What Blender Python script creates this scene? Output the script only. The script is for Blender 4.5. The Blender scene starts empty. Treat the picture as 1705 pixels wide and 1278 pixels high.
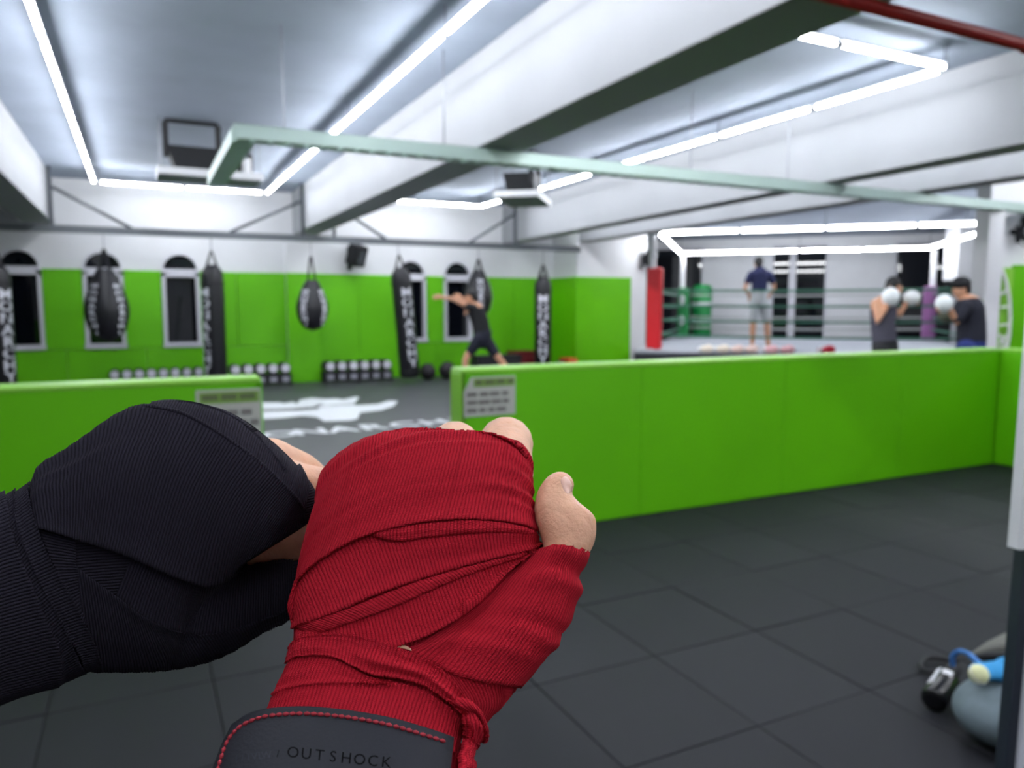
import bpy, bmesh, math, random
from mathutils import Vector, Matrix, noise
from mathutils.bvhtree import BVHTree
random.seed(7)
S = bpy.context.scene
COL = S.collection
# ------------------------------------------------------------------ camera
FPX, CX, CY = 1255.0, 852.5, 639.0
CAM = Vector((0, 0, 1.4))
PITCH = math.atan((639 - 512) / FPX); YAW = math.radians(26.2)
FW = Vector((math.sin(YAW) * math.cos(PITCH), math.cos(YAW) * math.cos(PITCH), -math.sin(PITCH)))
RT = Vector((math.cos(YAW), -math.sin(YAW), 0))
UP = RT.cross(FW)
cd = bpy.data.cameras.new('camera'); cam = bpy.data.objects.new('camera', cd); COL.objects.link(cam)
cam.matrix_world = Matrix((( RT.x, UP.x, -FW.x, CAM.x), (RT.y, UP.y, -FW.y, CAM.y), (RT.z, UP.z, -FW.z, CAM.z), (0, 0, 0, 1)))
cd.sensor_width = 36; cd.lens = FPX / 1705 * 36
cd.clip_start = 0.02; cd.clip_end = 100
cd.dof.use_dof = True; cd.dof.focus_distance = 0.285; cd.dof.aperture_fstop = 12.5
S.camera = cam
# ------------------------------------------------------------------ world, exposure
W = bpy.data.worlds.new('world'); S.world = W; W.use_nodes = True
W.node_tree.nodes['Background'].inputs[0].default_value = (0.6, 0.7, 0.9, 1)
W.node_tree.nodes['Background'].inputs[1].default_value = 0.01
S.view_settings.view_transform = 'Standard'; S.view_settings.look = 'None'
S.view_settings.exposure = 1.12; S.view_settings.gamma = 1.0; S.view_settings.use_curve_mapping = False
LED = 34.0

# ------------------------------------------------------------------ helpers
def ray(x, y): return FW + RT * ((x - CX) / FPX) - UP * ((y - CY) / FPX)
def px3(x, y, d): return CAM + ray(x, y) * d
def onz(x, y, z):
    r = ray(x, y); return CAM + r * ((z - CAM.z) / r.z)

def srgb(r, g, b):
    f = lambda c: (c / 255 / 12.92) if c / 255 <= .04045 else ((c / 255 + .055) / 1.055) ** 2.4
    return (f(r), f(g), f(b), 1)

MATS = {}
def mat(name, col, rough=.6, metal=0, spec=.5, noise_amt=0, noise_scale=8, bump=0, bump_scale=60, emit=None, sheen=0, sss=0):
    if name in MATS: return MATS[name]
    m = bpy.data.materials.new(name); m.use_nodes = True; nt = m.node_tree; p = nt.nodes['Principled BSDF']
    p.inputs['Base Color'].default_value = col; p.inputs['Roughness'].default_value = rough
    p.inputs['Metallic'].default_value = metal; p.inputs['Specular IOR Level'].default_value = spec
    if sheen: p.inputs['Sheen Weight'].default_value = sheen; p.inputs['Sheen Roughness'].default_value = .5
    if sss:
        p.inputs['Subsurface Weight'].default_value = sss; p.inputs['Subsurface Radius'].default_value = (.6, .25, .12)
        p.inputs['Subsurface Scale'].default_value = .008
    if emit: p.inputs['Emission Color'].default_value = emit[0]; p.inputs['Emission Strength'].default_value = emit[1]
    if noise_amt or bump:
        tc = nt.nodes.new('ShaderNodeTexCoord')
    if noise_amt:
        n = nt.nodes.new('ShaderNodeTexNoise'); n.inputs['Scale'].default_value = noise_scale; n.inputs['Detail'].default_value = 5
        nt.links.new(tc.outputs['Object'], n.inputs['Vector'])
        mr = nt.nodes.new('ShaderNodeMapRange'); mr.inputs['From Min'].default_value = .3; mr.inputs['From Max'].default_value = .7
        mr.inputs['To Min'].default_value = 1 - noise_amt; mr.inputs['To Max'].default_value = 1 + noise_amt
        nt.links.new(n.outputs['Fac'], mr.inputs['Value'])
        hs = nt.nodes.new('ShaderNodeHueSaturation'); hs.inputs['Color'].default_value = col
        nt.links.new(mr.outputs['Result'], hs.inputs['Value']); nt.links.new(hs.outputs['Color'], p.inputs['Base Color'])
    if bump:
        n2 = nt.nodes.new('ShaderNodeTexNoise'); n2.inputs['Scale'].default_value = bump_scale; n2.inputs['Detail'].default_value = 4
        nt.links.new(tc.outputs['Object'], n2.inputs['Vector'])
        b = nt.nodes.new('ShaderNodeBump'); b.inputs['Strength'].default_value = bump; b.inputs['Distance'].default_value = .003
        nt.links.new(n2.outputs['Fac'], b.inputs['Height']); nt.links.new(b.outputs['Normal'], p.inputs['Normal'])
    MATS[name] = m
    return m

def knit_mat(name, col, dark, rib, stitch, depth, sheen, sw=.28, wobble=.7):
    m = bpy.data.materials.new(name); m.use_nodes = True; nt = m.node_tree; N = nt.nodes; L = nt.links; p = N['Principled BSDF']
    p.inputs['Roughness'].default_value = .95; p.inputs['Specular IOR Level'].default_value = .12
    p.inputs['Sheen Weight'].default_value = sheen; p.inputs['Sheen Roughness'].default_value = .45
    p.inputs['Sheen Tint'].default_value = col if sheen < .3 else (min(1, col[0] * 3 + .1), col[1] * 3 + .1, col[2] * 3 + .1, 1)
    uv = N.new('ShaderNodeUVMap'); uv.uv_map = 'UVMap'
    nz = N.new('ShaderNodeTexNoise'); nz.inputs['Scale'].default_value = .35; nz.inputs['Detail'].default_value = 2
    L.new(uv.outputs['UV'], nz.inputs['Vector'])
    sep = N.new('ShaderNodeSeparateXYZ'); L.new(uv.outputs['UV'], sep.inputs[0])
    def M(op, a, b=None):
        n = N.new('ShaderNodeMath'); n.operation = op
        for i, v in enumerate((a, b)):
            if v is None: continue
            if isinstance(v, (int, float)): n.inputs[i].default_value = v
            else: L.new(v, n.inputs[i])
        return n.outputs[0]
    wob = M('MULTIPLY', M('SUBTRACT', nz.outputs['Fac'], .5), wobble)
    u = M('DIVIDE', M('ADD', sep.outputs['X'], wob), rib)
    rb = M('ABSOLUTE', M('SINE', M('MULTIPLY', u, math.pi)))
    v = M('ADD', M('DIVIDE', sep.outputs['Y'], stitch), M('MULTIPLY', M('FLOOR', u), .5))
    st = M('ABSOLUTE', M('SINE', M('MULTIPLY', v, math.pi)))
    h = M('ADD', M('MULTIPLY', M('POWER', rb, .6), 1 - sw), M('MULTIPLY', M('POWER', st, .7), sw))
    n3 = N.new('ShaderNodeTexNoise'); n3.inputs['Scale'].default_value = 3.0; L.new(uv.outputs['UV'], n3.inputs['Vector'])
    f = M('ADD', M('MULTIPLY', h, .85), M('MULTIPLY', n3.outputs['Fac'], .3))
    mx = N.new('ShaderNodeMix'); mx.data_type = 'RGBA'; mx.inputs['A'].default_value = dark; mx.inputs['B'].default_value = col  # darker grooves: thread tone plus cavity shade painted into the cloth colour
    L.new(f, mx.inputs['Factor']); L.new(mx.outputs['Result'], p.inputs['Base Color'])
    b = N.new('ShaderNodeBump'); b.inputs['Strength'].default_value = 1.0; b.inputs['Distance'].default_value = depth
    L.new(h, b.inputs['Height']); L.new(b.outputs['Normal'], p.inputs['Normal'])
    return m

class MB:
    def __init__(s): s.v = []; s.f = []
    def add(s, vs, fs):
        o = len(s.v); s.v += [Vector(q) for q in vs]; s.f += [tuple(i + o for i in q) for q in fs]; return s
    def box(s, x0, y0, z0, x1, y1, z1, bev=0):
        if bev <= 0:
            return s.add([(x, y, z) for z in (z0, z1) for y in (y0, y1) for x in (x0, x1)],
                         [(0, 2, 3, 1), (4, 5, 7, 6), (0, 1, 5, 4), (2, 6, 7, 3), (0, 4, 6, 2), (1, 3, 7, 5)])
        bm = bmesh.new(); bmesh.ops.create_cube(bm, size=1)
        for q in bm.verts: q.co = Vector(((x0 + x1) / 2 + q.co.x * (x1 - x0), (y0 + y1) / 2 + q.co.y * (y1 - y0), (z0 + z1) / 2 + q.co.z * (z1 - z0)))
        bmesh.ops.bevel(bm, geom=bm.edges[:], offset=bev, segments=2, profile=.5, affect='EDGES')
        return s.bm(bm)
    def bm(s, bm):
        bm.verts.index_update()
        s.add([q.co.copy() for q in bm.verts], [[q.index for q in f.verts] for f in bm.faces]); bm.free(); return s
    def obox(s, c, ax, ay, az):   # oriented box, half axes
        c = Vector(c); ax = Vector(ax); ay = Vector(ay); az = Vector(az)
        return s.add([c + ax * i + ay * j + az * k for k in (-1, 1) for j in (-1, 1) for i in (-1, 1)],
                     [(0, 2, 3, 1), (4, 5, 7, 6), (0, 1, 5, 4), (2, 6, 7, 3), (0, 4, 6, 2), (1, 3, 7, 5)])
    def rings(s, rs, cap=True):
        n = len(rs[0]); o = len(s.v)
        for r in rs: s.v += [Vector(q) for q in r]
        for i in range(len(rs) - 1):
            for j in range(n):
                a = o + i * n + j; b = o + i * n + (j + 1) % n
                s.f.append((a, b, b + n, a + n))
        if cap:
            s.f.append(tuple(o + j for j in reversed(range(n)))); e = o + (len(rs) - 1) * n
            s.f.append(tuple(e + j for j in range(n)))
        return s
    def tube(s, pts, rad, n=12, round_ends=False, squash=None):
        pts = [Vector(p) for p in pts]; m = len(pts)
        rad = list(rad) if isinstance(rad, (list, tuple)) else [rad] * m
        T = []
        for i in range(m):
            t = (pts[min(i + 1, m - 1)] - pts[max(i - 1, 0)]); T.append(t.normalized())
        ref = Vector((0, 0, 1)) if abs(T[0].z) < .9 else Vector((1, 0, 0))
        u = T[0].cross(ref).normalized(); rs = []
        P2, R2, T2 = [], [], []
        if round_ends:
            for k in range(4):
                a = math.pi / 2 * (1 - k / 4); P2.append(pts[0] - T[0] * rad[0] * math.sin(a)); R2.append(max(rad[0] * math.cos(a), rad[0] * .05)); T2.append(T[0])
        P2 += pts; R2 += rad; T2 += T
        if round_ends:
            for k in range(1, 5):
                a = math.pi / 2 * k / 4; P2.append(pts[-1] + T[-1] * rad[-1] * math.sin(a)); R2.append(max(rad[-1] * math.cos(a), rad[-1] * .05)); T2.append(T[-1])
        for p, r, t in zip(P2, R2, T2):
            u = (u - t * u.dot(t)).normalized(); w = t.cross(u)
            rs.append([p + u * r * math.cos(2 * math.pi * j / n) + w * r * (squash or 1) * math.sin(2 * math.pi * j / n) for j in range(n)])
        return s.rings(rs)
    def lathe(s, prof, c=(0, 0, 0), n=20, sx=1, sy=1):
        c = Vector(c)
        return s.rings([[c + Vector((r * sx * math.cos(2 * math.pi * j / n), r * sy * math.sin(2 * math.pi * j / n), z)) for j in range(n)] for r, z in prof])
    def ell(s, c, r, n=16, m=10, rot=None):
        c = Vector(c); rs = []
        for i in range(m + 1):
            a = -math.pi / 2 + math.pi * i / m; k = max(math.cos(a), .02)
            ring = []
            for j in range(n):
                q = Vector((r[0] * k * math.cos(2 * math.pi * j / n), r[1] * k * math.sin(2 * math.pi * j / n), r[2] * math.sin(a)))
                if rot: q = rot @ q
                ring.append(c + q)
            rs.append(ring)
        return s.rings(rs)
    def xf(s, M):
        s.v = [M @ q for q in s.v]; return s
    def mesh(s, name):
        me = bpy.data.meshes.new(name); me.from_pydata([tuple(q) for q in s.v], [], s.f); me.update(); return me
    def build(s, name, m, parent=None, smooth=False, origin=None):
        if origin is not None:
            o = Vector(origin); s.v = [q - o for q in s.v]
        me = s.mesh(name); me.materials.append(m)
        if smooth:
            me.polygons.foreach_set('use_smooth', [True] * len(me.polygons))
        ob = bpy.data.objects.new(name, me); COL.objects.link(ob)
        if parent is not None: ob.parent = parent
        return ob

def thing(name, label, cat, loc=(0, 0, 0), rz=0, group=None):
    o = bpy.data.objects.new(name, None); COL.objects.link(o); o.location = loc; o.rotation_euler = (0, 0, rz)
    o.empty_display_size = .05
    o['label'] = label; o['category'] = cat
    if group: o['group'] = group
    return o
def tag(o, label, cat, group=None):
    o['label'] = label; o['category'] = cat
    if group: o['group'] = group
    return o
def struct(o, label=None):
    o['kind'] = 'structure'
    if label: o['label'] = label
    return o
def dup_child(src, parent, loc=None):
    o = src.copy(); COL.objects.link(o); o.parent = parent
    if loc is not None: o.location = loc
    return o

def remesh(mb, voxel, smooth_it, fac=.5, dec=None):
    """one continuous smooth surface from overlapping solids"""
    me = mb.mesh('tmp'); ob = bpy.data.objects.new('tmp', me); COL.objects.link(ob)
    bm = bmesh.new(); bm.from_mesh(me); bmesh.ops.recalc_face_normals(bm, faces=bm.faces[:]); bm.to_mesh(me); bm.free()
    r = ob.modifiers.new('r', 'REMESH'); r.mode = 'VOXEL'; r.voxel_size = voxel; r.use_smooth_shade = True
    sm = ob.modifiers.new('s', 'SMOOTH'); sm.factor = fac; sm.iterations = smooth_it
    if dec:
        d = ob.modifiers.new('d', 'DECIMATE'); d.ratio = dec
    dg = bpy.context.evaluated_depsgraph_get()
    out = bpy.data.meshes.new_from_object(ob.evaluated_get(dg))
    bpy.data.objects.remove(ob); bpy.data.meshes.remove(me)
    out.polygons.foreach_set('use_smooth', [True] * len(out.polygons))
    return out
def link_mesh(name, me, m, parent=None, origin=None):
    if origin is not None: me.transform(Matrix.Translation(-Vector(origin)))
    me.materials.clear(); me.materials.append(m); me.name = name
    ob = bpy.data.objects.new(name, me); COL.objects.link(ob)
    if parent is not None: ob.parent = parent
    return ob

_txt = {}
def text_geo(s, size, ext=.002, bold=.0):
    """flat lettering as mesh data in the XY plane, centred"""
    k = (s, size, ext, bold)
    if k not in _txt:
        c = bpy.data.curves.new('t', 'FONT'); c.body = s; c.size = size; c.extrude = ext; c.offset = bold
        c.align_x = 'CENTER'; c.align_y = 'CENTER'; c.resolution_u = 3
        o = bpy.data.objects.new('t', c); COL.objects.link(o)
        me = bpy.data.meshes.new_from_object(o.evaluated_get(bpy.context.evaluated_depsgraph_get()))
        _txt[k] = ([v.co.copy() for v in me.vertices], [tuple(p.vertices) for p in me.polygons])
        bpy.data.objects.remove(o); bpy.data.meshes.remove(me)
    return _txt[k]

def catmull(pts, n):
    """resample a polyline as a smooth curve with n points, even in arc length"""
    P = [Vector(p) for p in pts]
    if len(P) == 2: return [P[0].lerp(P[1], i / (n - 1)) for i in range(n)]
    E = [P[0] * 2 - P[1]] + P + [P[-1] * 2 - P[-2]]
    dense = []
    for i in range(1, len(E) - 2):
        for k in range(16):
            t = k / 16; a, b, c, d = E[i - 1], E[i], E[i + 1], E[i + 2]
            dense.append(.5 * ((2 * b) + (c - a) * t + (2 * a - 5 * b + 4 * c - d) * t * t + (3 * b - a - 3 * c + d) * t ** 3))
    dense.append(P[-1])
    L = [0]
    for a, b in zip(dense, dense[1:]): L.append(L[-1] + (b - a).length)
    out = []; j = 0
    for i in range(n):
        s = L[-1] * i / (n - 1)
        while j < len(L) - 2 and L[j + 1] < s: j += 1
        t = (s - L[j]) / max(L[j + 1] - L[j], 1e-9); out.append(dense[j].lerp(dense[j + 1], min(t, 1)))
    return out

# ------------------------------------------------------------------ materials
WHITE = mat('white_paint', srgb(226, 227, 230), .7, noise_amt=.03, noise_scale=2)
CEIL = mat('grey_ceiling_paint', srgb(152, 162, 178), .85, noise_amt=.08, noise_scale=1.5)
BEAMU = mat('beam_paint', srgb(152, 154, 158), .8, noise_amt=.03, noise_scale=2)
GREEN = mat('green_vinyl', srgb(100, 190, 6), .45, spec=.35, noise_amt=.05, noise_scale=1.2, bump=.06, bump_scale=9)
GREENC = mat('green_vinyl_edge', srgb(140, 206, 70), .35, spec=.5)
FLOORM = mat('grey_mat_floor', srgb(62, 62, 68), .5, noise_amt=.06, noise_scale=3)
RUBBER = mat('dark_rubber', srgb(33, 33, 39), .62, spec=.25, noise_amt=.18, noise_scale=260, bump=.3, bump_scale=300)
RUBBER2 = mat('dark_rubber_worn', srgb(36, 36, 42), .62, spec=.25, noise_amt=.18, noise_scale=250, bump=.3, bump_scale=300)
JOINT = mat('joint_black', srgb(18, 18, 21), .9)
GLASSN = mat('night_window_glass', srgb(9, 12, 20), .03, spec=.6)
FRAME = mat('white_window_frame', srgb(214, 214, 222), .4)
BLACK = mat('black_leather', srgb(24, 24, 30), .42, spec=.5, noise_amt=.1, noise_scale=20)
BLACKM = mat('black_matte', srgb(26, 27, 32), .7)
STEEL = mat('grey_steel', srgb(120, 124, 130), .4, metal=.7)
DSTEEL = mat('dark_steel', srgb(74, 78, 84), .5, metal=.4)
LETTER = mat('white_print', srgb(225, 225, 235), .5)
TUBE2 = mat('led_tube_ring', (1, 1, 1, 1), .5, emit=((.94, .965, 1, 1), LED * .6))
TUBE = mat('led_tube', (1, 1, 1, 1), .5, emit=((.94, .965, 1, 1), LED))
CAPM = mat('tube_end_cap', srgb(190, 192, 196), .4)
TRAYM = mat('pale_green_tray', srgb(176, 196, 190), .4, metal=.3)
REDPIPE = mat('red_pipe_paint', srgb(120, 22, 16), .4)
PURE = mat('white_trim', srgb(232, 232, 236), .5)
CHAIN = mat('chain_steel', srgb(140, 142, 150), .3, metal=.8)

# ------------------------------------------------------------------ room shell
fl = struct(MB().box(-5, -5, -.3, 27, 27, -.03).build('floor', FLOORM))
MB().box(-5, 4.2, -.03, 27, 27, 0).build('mat_floor', FLOORM, fl)
MB().box(-5, -5, -.03, 27, 4.2, -.007).build('tile_bed', JOINT, fl)
ts = .56
tile_a = None
for i in range(-3, 14):
    for j in range(-2, 5):
        x0 = 1.81 + (i - 3) * .54 + .0; y0 = 4.09 - (j + 1) * .573
        mbx = None
        if tile_a is None:
            me = MB().box(0, 0, -.014, .54 - .004, .573 - .004, 0, bev=.003).mesh('rubber_tile'); me.materials.append(RUBBER); tile_a = me
            me2 = me.copy(); me2.materials.clear(); me2.materials.append(RUBBER2); tile_b = me2
        o = bpy.data.objects.new('rubber_tile', tile_a if (i * 3 + j * 5) % 4 else tile_b); COL.objects.link(o); o.parent = fl
        o.location = (x0, y0, random.uniform(-.0015, .0005)); o.rotation_euler = (random.uniform(-.002, .002), random.uniform(-.002, .002), 0)
# ceiling
CZ = 3.52
struct(MB().box(-5, -5, CZ, 27, 27, CZ + .2).build('ceiling', CEIL))
BX = [(-1.62, -1.18), (2.63, 3.06)]
for x0, x1 in BX:
    struct(MB().box(x0, -5, 2.75, x1, 14.6, CZ, bev=.01).build('beam', BEAMU))
_a = Vector((6.60 + .17, 3.8, 3.135)); _b = Vector((6.95 + .17, 14.6, 3.135)); _u = (_b - _a).normalized(); _a -= _u * 8.8
struct(MB().obox((_a + _b) / 2, _u * ((_b - _a).length / 2), Vector((_u.y, -_u.x, 0)) * .17, Vector((0, 0, .385))).build('beam', BEAMU))
struct(MB().box(8.2, 2.0, 2.75, 8.55, 14.6, CZ, bev=.01).build('beam', BEAMU))
# back wall with window openings
YB = 14.6
wins = [(-1.72, .60), (-.525, .60), (.675, .60), (4.93, .60), (5.925, .60)]
wb = MB()
edges = [-5]
for c, w in wins: edges += [c - w / 2, c + w / 2]
edges.append(8.16)
WZ0, WZ1 = .74, 2.02   # opening bottom, spring of the arch
for k in range(0, len(edges) - 1):
    a, b = edges[k], edges[k + 1]
    if k % 2 == 0: wb.box(a, YB, 0, b, YB + .2, CZ)
    else:
        wb.box(a, YB, 0, b, YB + .2, WZ0)
        n = 16; c = (a + b) / 2; r = (b - a) / 2
        for q in range(n):
            t0 = math.pi * q / n; t1 = math.pi * (q + 1) / n
            xa, za = c - r * math.cos(t0), WZ1 + r * math.sin(t0); xb, zb = c - r * math.cos(t1), WZ1 + r * math.sin(t1)
            wb.add([(xa, YB, za), (xb, YB, zb), (xb, YB, CZ), (xa, YB, CZ), (xa, YB + .2, za), (xb, YB + .2, zb), (xb, YB + .2, CZ), (xa, YB + .2, CZ)],
                   [(0, 1, 2, 3), (4, 7, 6, 5), (0, 4, 5, 1)])
wall_back = struct(wb.build('wall_back', WHITE))
# windows
for k, (c, w) in enumerate(wins):
    r = w / 2; rw = struct(bpy.data.objects.new('window_%d' % (k + 1), None)); COL.objects.link(rw); rw.location = (c, YB, 0)
    f = MB(); t = .055
    f.box(-r, -.05, WZ0, -r + t, .1, WZ1); f.box(r - t, -.05, WZ0, r, .1, WZ1); f.box(-r - .02, -.06, WZ0 - .03, r + .02, .1, WZ0 + .05)
    f.box(-r, -.05, WZ1 - .08, r, .1, WZ1 + .05)
    n = 16
    for q in range(n):
        t0 = math.pi * q / n; t1 = math.pi * (q + 1) / n
        P = []
        for rr in (r - .03, r):
            for tt in (t0, t1):
                for yy in (-.02, .1): P.append((-rr * math.cos(tt), yy, WZ1 + .03 + rr * math.sin(tt)))
        f.add(P, [(0, 2, 3, 1), (4, 5, 7, 6), (0, 4, 6, 2), (1, 3, 7, 5)])
    f.build('window_frame', FRAME, rw)
    MB().box(-r + .01, .06, WZ0, r - .01, .075, WZ1).build('pane', GLASSN, rw)
    g = MB(); ring = [(-r * math.cos(math.pi * q / n) * .98, WZ1 + .03 + r * .98 * math.sin(math.pi * q / n)) for q in range(n + 1)]
    g.add([(x, .06, z) for x, z in ring] + [(x, .075, z) for x, z in ring], [tuple(range(n + 1)), tuple(reversed(range(n + 1, 2 * n + 2)))])
    g.build('arched_pane', GLASSN, rw)
# green wall padding, one pad at a time
PT = 2.04
def pad(x0, x1, z0, z1, parent=wall_back, y=YB, th=.035, m=GREEN):
    return MB().box(x0 + .002, y - th, z0 + .002, x1 - .002, y, z1 - .002, bev=.006).build('wall_pad', m, parent)
cuts = [-4.4, -3.2]
low = [-4.4, -3.2, -2.02, -1.12, .08, 1.3, 2.47]
for a, b in zip(low, low[1:]): pad(a, b, .0, .70)
spans = [(-4.4, -3.2), (-3.2, -2.03), (-1.41, -.835), (-.215, .365), (.985, 1.6), (1.6, 2.47)]
for a, b in spans: pad(a, b, .70, PT)
for a, b in [(3.03, 3.85), (3.85, 4.61)]: pad(a, b, 0, PT)
for a, b in [(4.61, 5.43), (5.43, 6.26)]: pad(a, b, 0, .70)
pad(5.245, 5.61, .70, PT)
for a, b in [(6.26, 7.2), (7.2, 8.16)]: pad(a, b, 0, PT)
# shallow pillar on the back wall
pl = struct(MB().box(2.47, YB - .16, 0, 3.03, YB, 2.75).build('pillar', WHITE))
MB().box(2.455, YB - .195, 0.002, 3.045, YB - .16, PT, bev=.01).build('wall_pad', GREENC if False else GREEN, pl)
# corner block at the right of the bag wall
cb = struct(MB().box(8.16, 13.55, 0, 9.6, YB + .2, CZ).build('pillar', WHITE))
MB().box(8.125, 13.53, .002, 8.16, YB - .036, PT, bev=.006).build('wall_pad', GREEN, cb)
for a, b in [(8.125, 8.9), (8.9, 9.5)]:
    MB().box(a, 13.515, .002, b, 13.55, PT, bev=.006).build('wall_pad', GREEN, cb)
struct(MB().box(9.6, 13.6, 0, 9.96, 13.75, CZ).build('wall_corner', WHITE))
struct(MB().box(-5.2, -5, 0, -5, 14.8, CZ).build('wall_left', WHITE))
struct(MB().box(-5, -5.2, 0, 9, -5, CZ).build('wall_front', WHITE))

# ------------------------------------------------------------------ the ring hall, turned 42 degrees
RA, RB, RC, RD = Vector((9.51, 12.58, 0)), Vector((13.98, 8.22, 0)), Vector((17.98, 12.64, 0)), Vector((13.6, 16.98, 0))
EN = Vector((.698, .716, 0)); EE = Vector((.716, -.698, 0))
OFF = 24.6 - 0.0
def onplane(x, y, off=OFF):
    r = ray(x, y); return CAM + r * ((off - CAM.dot(EN)) / r.dot(EN))
RZ = math.atan2(EE.y, EE.x)
hall = struct(bpy.data.objects.new('wall_hall', None)); COL.objects.link(hall)
p0 = onplane(1058, 500); hall.location = (p0.x, p0.y, 0); hall.rotation_euler = (0, 0, RZ)
def lat(x): return (onplane(x, 500) - p0).dot(EE)
def hz(y, x=1300): return onplane(x, y).z
MB().box(lat(900), 0, 3.3, lat(1990), .25, CZ).build('wall_head', WHITE, hall)
MB().box(lat(900), 0, 0, lat(1990), .25, .12).build('wall_base', BLACKM, hall)
for a, b in [(900, 1062), (1170, 1283), (1376, 1487), (1590, 1990)]:
    MB().box(lat(a), -.04, .12, lat(b), .25, 3.3).build('wall_panel', WHITE, hall)
for k, (a, b, mulls) in enumerate([(1062, 1170, [1095]), (1283, 1376, [1318]), (1487, 1590, [1540])]):
    rw = struct(bpy.data.objects.new('window_%d' % (k + 6), None)); COL.objects.link(rw); rw.location = hall.location; rw.rotation_euler = (0, 0, RZ)
    MB().box(lat(a), .08, .12, lat(b), .1, 3.3).build('pane', GLASSN, rw)
    f = MB()
    f.box(lat(a), .0, .12, lat(a) + .06, .2, 3.3); f.box(lat(b) - .06, .0, .12, lat(b), .2, 3.3)
    for q in mulls[: 1 if k != 1 else 1]:
        if k == 1: f.box(lat(q) - .1, -.02, .12, lat(q) + .1, .2, 3.3)
    f.box(lat(a), .0, .12, lat(b), .2, .19); f.box(lat(a), 0, 3.23, lat(b), .2, 3.3)
    f.build('window_frame', FRAME, rw)
# right hand end of the hall: bulkhead, pillar, green padded wall with a white mark
def px_box(name, xa, xb, d, z0, z1, th, m, parent=None, origin=None, bev=0):
    a = px3(xa, 512, d); b = px3(xb, 512, d); c = (a + b) / 2; u = (b - a) / 2; u.z = 0
    n = Vector((FW.x, FW.y, 0)).normalized() * (th / 2)
    n = Vector((-u.y, u.x, 0)).normalized() * (th / 2)
    if n.dot(FW) < 0: n = -n
    return MB().obox(Vector((c.x, c.y, (z0 + z1) / 2)) + n, u, n, Vector((0, 0, (z1 - z0) / 2))).build(name, m, parent)
struct(px_box('bulkhead', 1590, 1655, 18.5, 2.08, CZ, .6, PURE))
struct(px_box('pillar', 1639, 1664, 9.6, 0, CZ, .3, PURE))
wr = struct(px_box('wall_right', 1663, 1990, 10.2, 0, CZ, .2, PURE))
px_box('wall_pad', 1667, 1684, 10.14, 0, 1.93, .05, GREENC, wr)
px_box('wall_pad', 1684.3, 1760, 10.14, 0, 1.97, .05, GREEN, wr)

# ring platform, canvas, posts, pads, ropes
ring_c = (RA + RB + RC + RD) / 4
ring = thing('boxing_ring', 'raised boxing ring with corner posts and green ropes under the square of lights', 'boxing ring', (ring_c.x, ring_c.y, 0), RZ)
RP = 3.13
MB().box(-RP - .3, -RP - .3, 0, RP + .3, RP + .3, .49).build('apron', mat('apron_black', srgb(34, 35, 44), .7), ring)
MB().box(-RP - .3, -RP - .3, .49, RP + .3, RP + .3, .55, bev=.02).build('canvas', mat('ring_canvas', srgb(176, 180, 188), .8), ring)
post_cols = [((-1, -1), 'red'), ((1, -1), 'blue'), ((1, 1), 'purple'), ((-1, 1), 'green')]
padm = {'red': mat('red_pad', srgb(214, 16, 32), .4), 'blue': mat('blue_pad', srgb(28, 62, 150), .4), 'purple': mat('mauve_pad', srgb(150, 96, 150), .4), 'green': mat('green_pad', srgb(12, 128, 62), .4)}
ROPEM = mat('green_rope', srgb(66, 128, 104), .5)
TURN = mat('white_pad', srgb(200, 205, 205), .5)
for (sx, sy), cname in post_cols:
    x, y = sx * RP, sy * RP
    MB().tube([(x, y, .02), (x, y, 2.86)], .07, 12).build('ring_post', PURE, ring)
    p = MB().box(x - .15 - (sx * .05), y - .12 - (sy * .04), .56, x + .15 - sx * .05, y + .12 - sy * .04, 2.2 if cname == 'red' else 1.95, bev=.04).build('corner_pad', padm[cname], ring)
    p['label'] = cname + ' padded corner cover'
    if cname == 'green':
        for zz in (1.05, 1.62): MB().ell((x + .02, y - .17, zz), (.08, .02, .14), 12, 8).build('pad_logo', TURN, p, True)
ROPEG = mat('grey_rope', srgb(168, 172, 170), .5)
for k in range(4):
    z = .85 + .3 * k
    for a, b in [((-1, -1), (1, -1)), ((1, -1), (1, 1)), ((1, 1), (-1, 1)), ((-1, 1), (-1, -1))]:
        pts = []
        for i in range(9):
            t = i / 8; pts.append((RP * (a[0] + (b[0] - a[0]) * t), RP * (a[1] + (b[1] - a[1]) * t), z - .03 * math.sin(math.pi * t)))
        MB().tube(pts, .022, 8).build('rope', ROPEM if a != (1, 1) else ROPEG, ring, True)

# ------------------------------------------------------------------ light frames of straight tubes
def light_frame(name, label, runs, r=.017, hang=None):
    o = thing(name, label, 'ceiling light', runs[0][0])
    org = Vector(runs[0][0])
    for a, b, n in runs:
        a = Vector(a) - org; b = Vector(b) - org; d = (b - a) / n; u = d.normalized()
        for i in range(n):
            p = a + d * i + u * .05; q = a + d * (i + 1) - u * .05; n_ = Vector((-u.y, u.x, 0)); k = r / .017
            MB().tube([p, q], r, 10, True).build('light_tube', TUBE2 if r > .02 else TUBE, o, True)
            MB().tube([p - u * .04, p - u * .012], r * 1.1, 8).build('end_cap', STEEL, o); MB().tube([q + u * .012, q + u * .04], r * 1.1, 8).build('end_cap', STEEL, o)
            mid = (p + q) / 2; L = (q - p).length / 2 + .03
            MB().obox(mid + Vector((0, 0, .026 * k)), u * L, n_ * .02 * k, Vector((0, 0, .004 * k))).build('housing', CAPM, o)
        if hang:
            for i in range(n + 1):
                e = a + d * i
                if i % 2 == 0: MB().tube([e, e + Vector((0, 0, hang))], .006, 6).build('hanger_wire', STEEL, o)
    return o
LZ = 3.32
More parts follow.
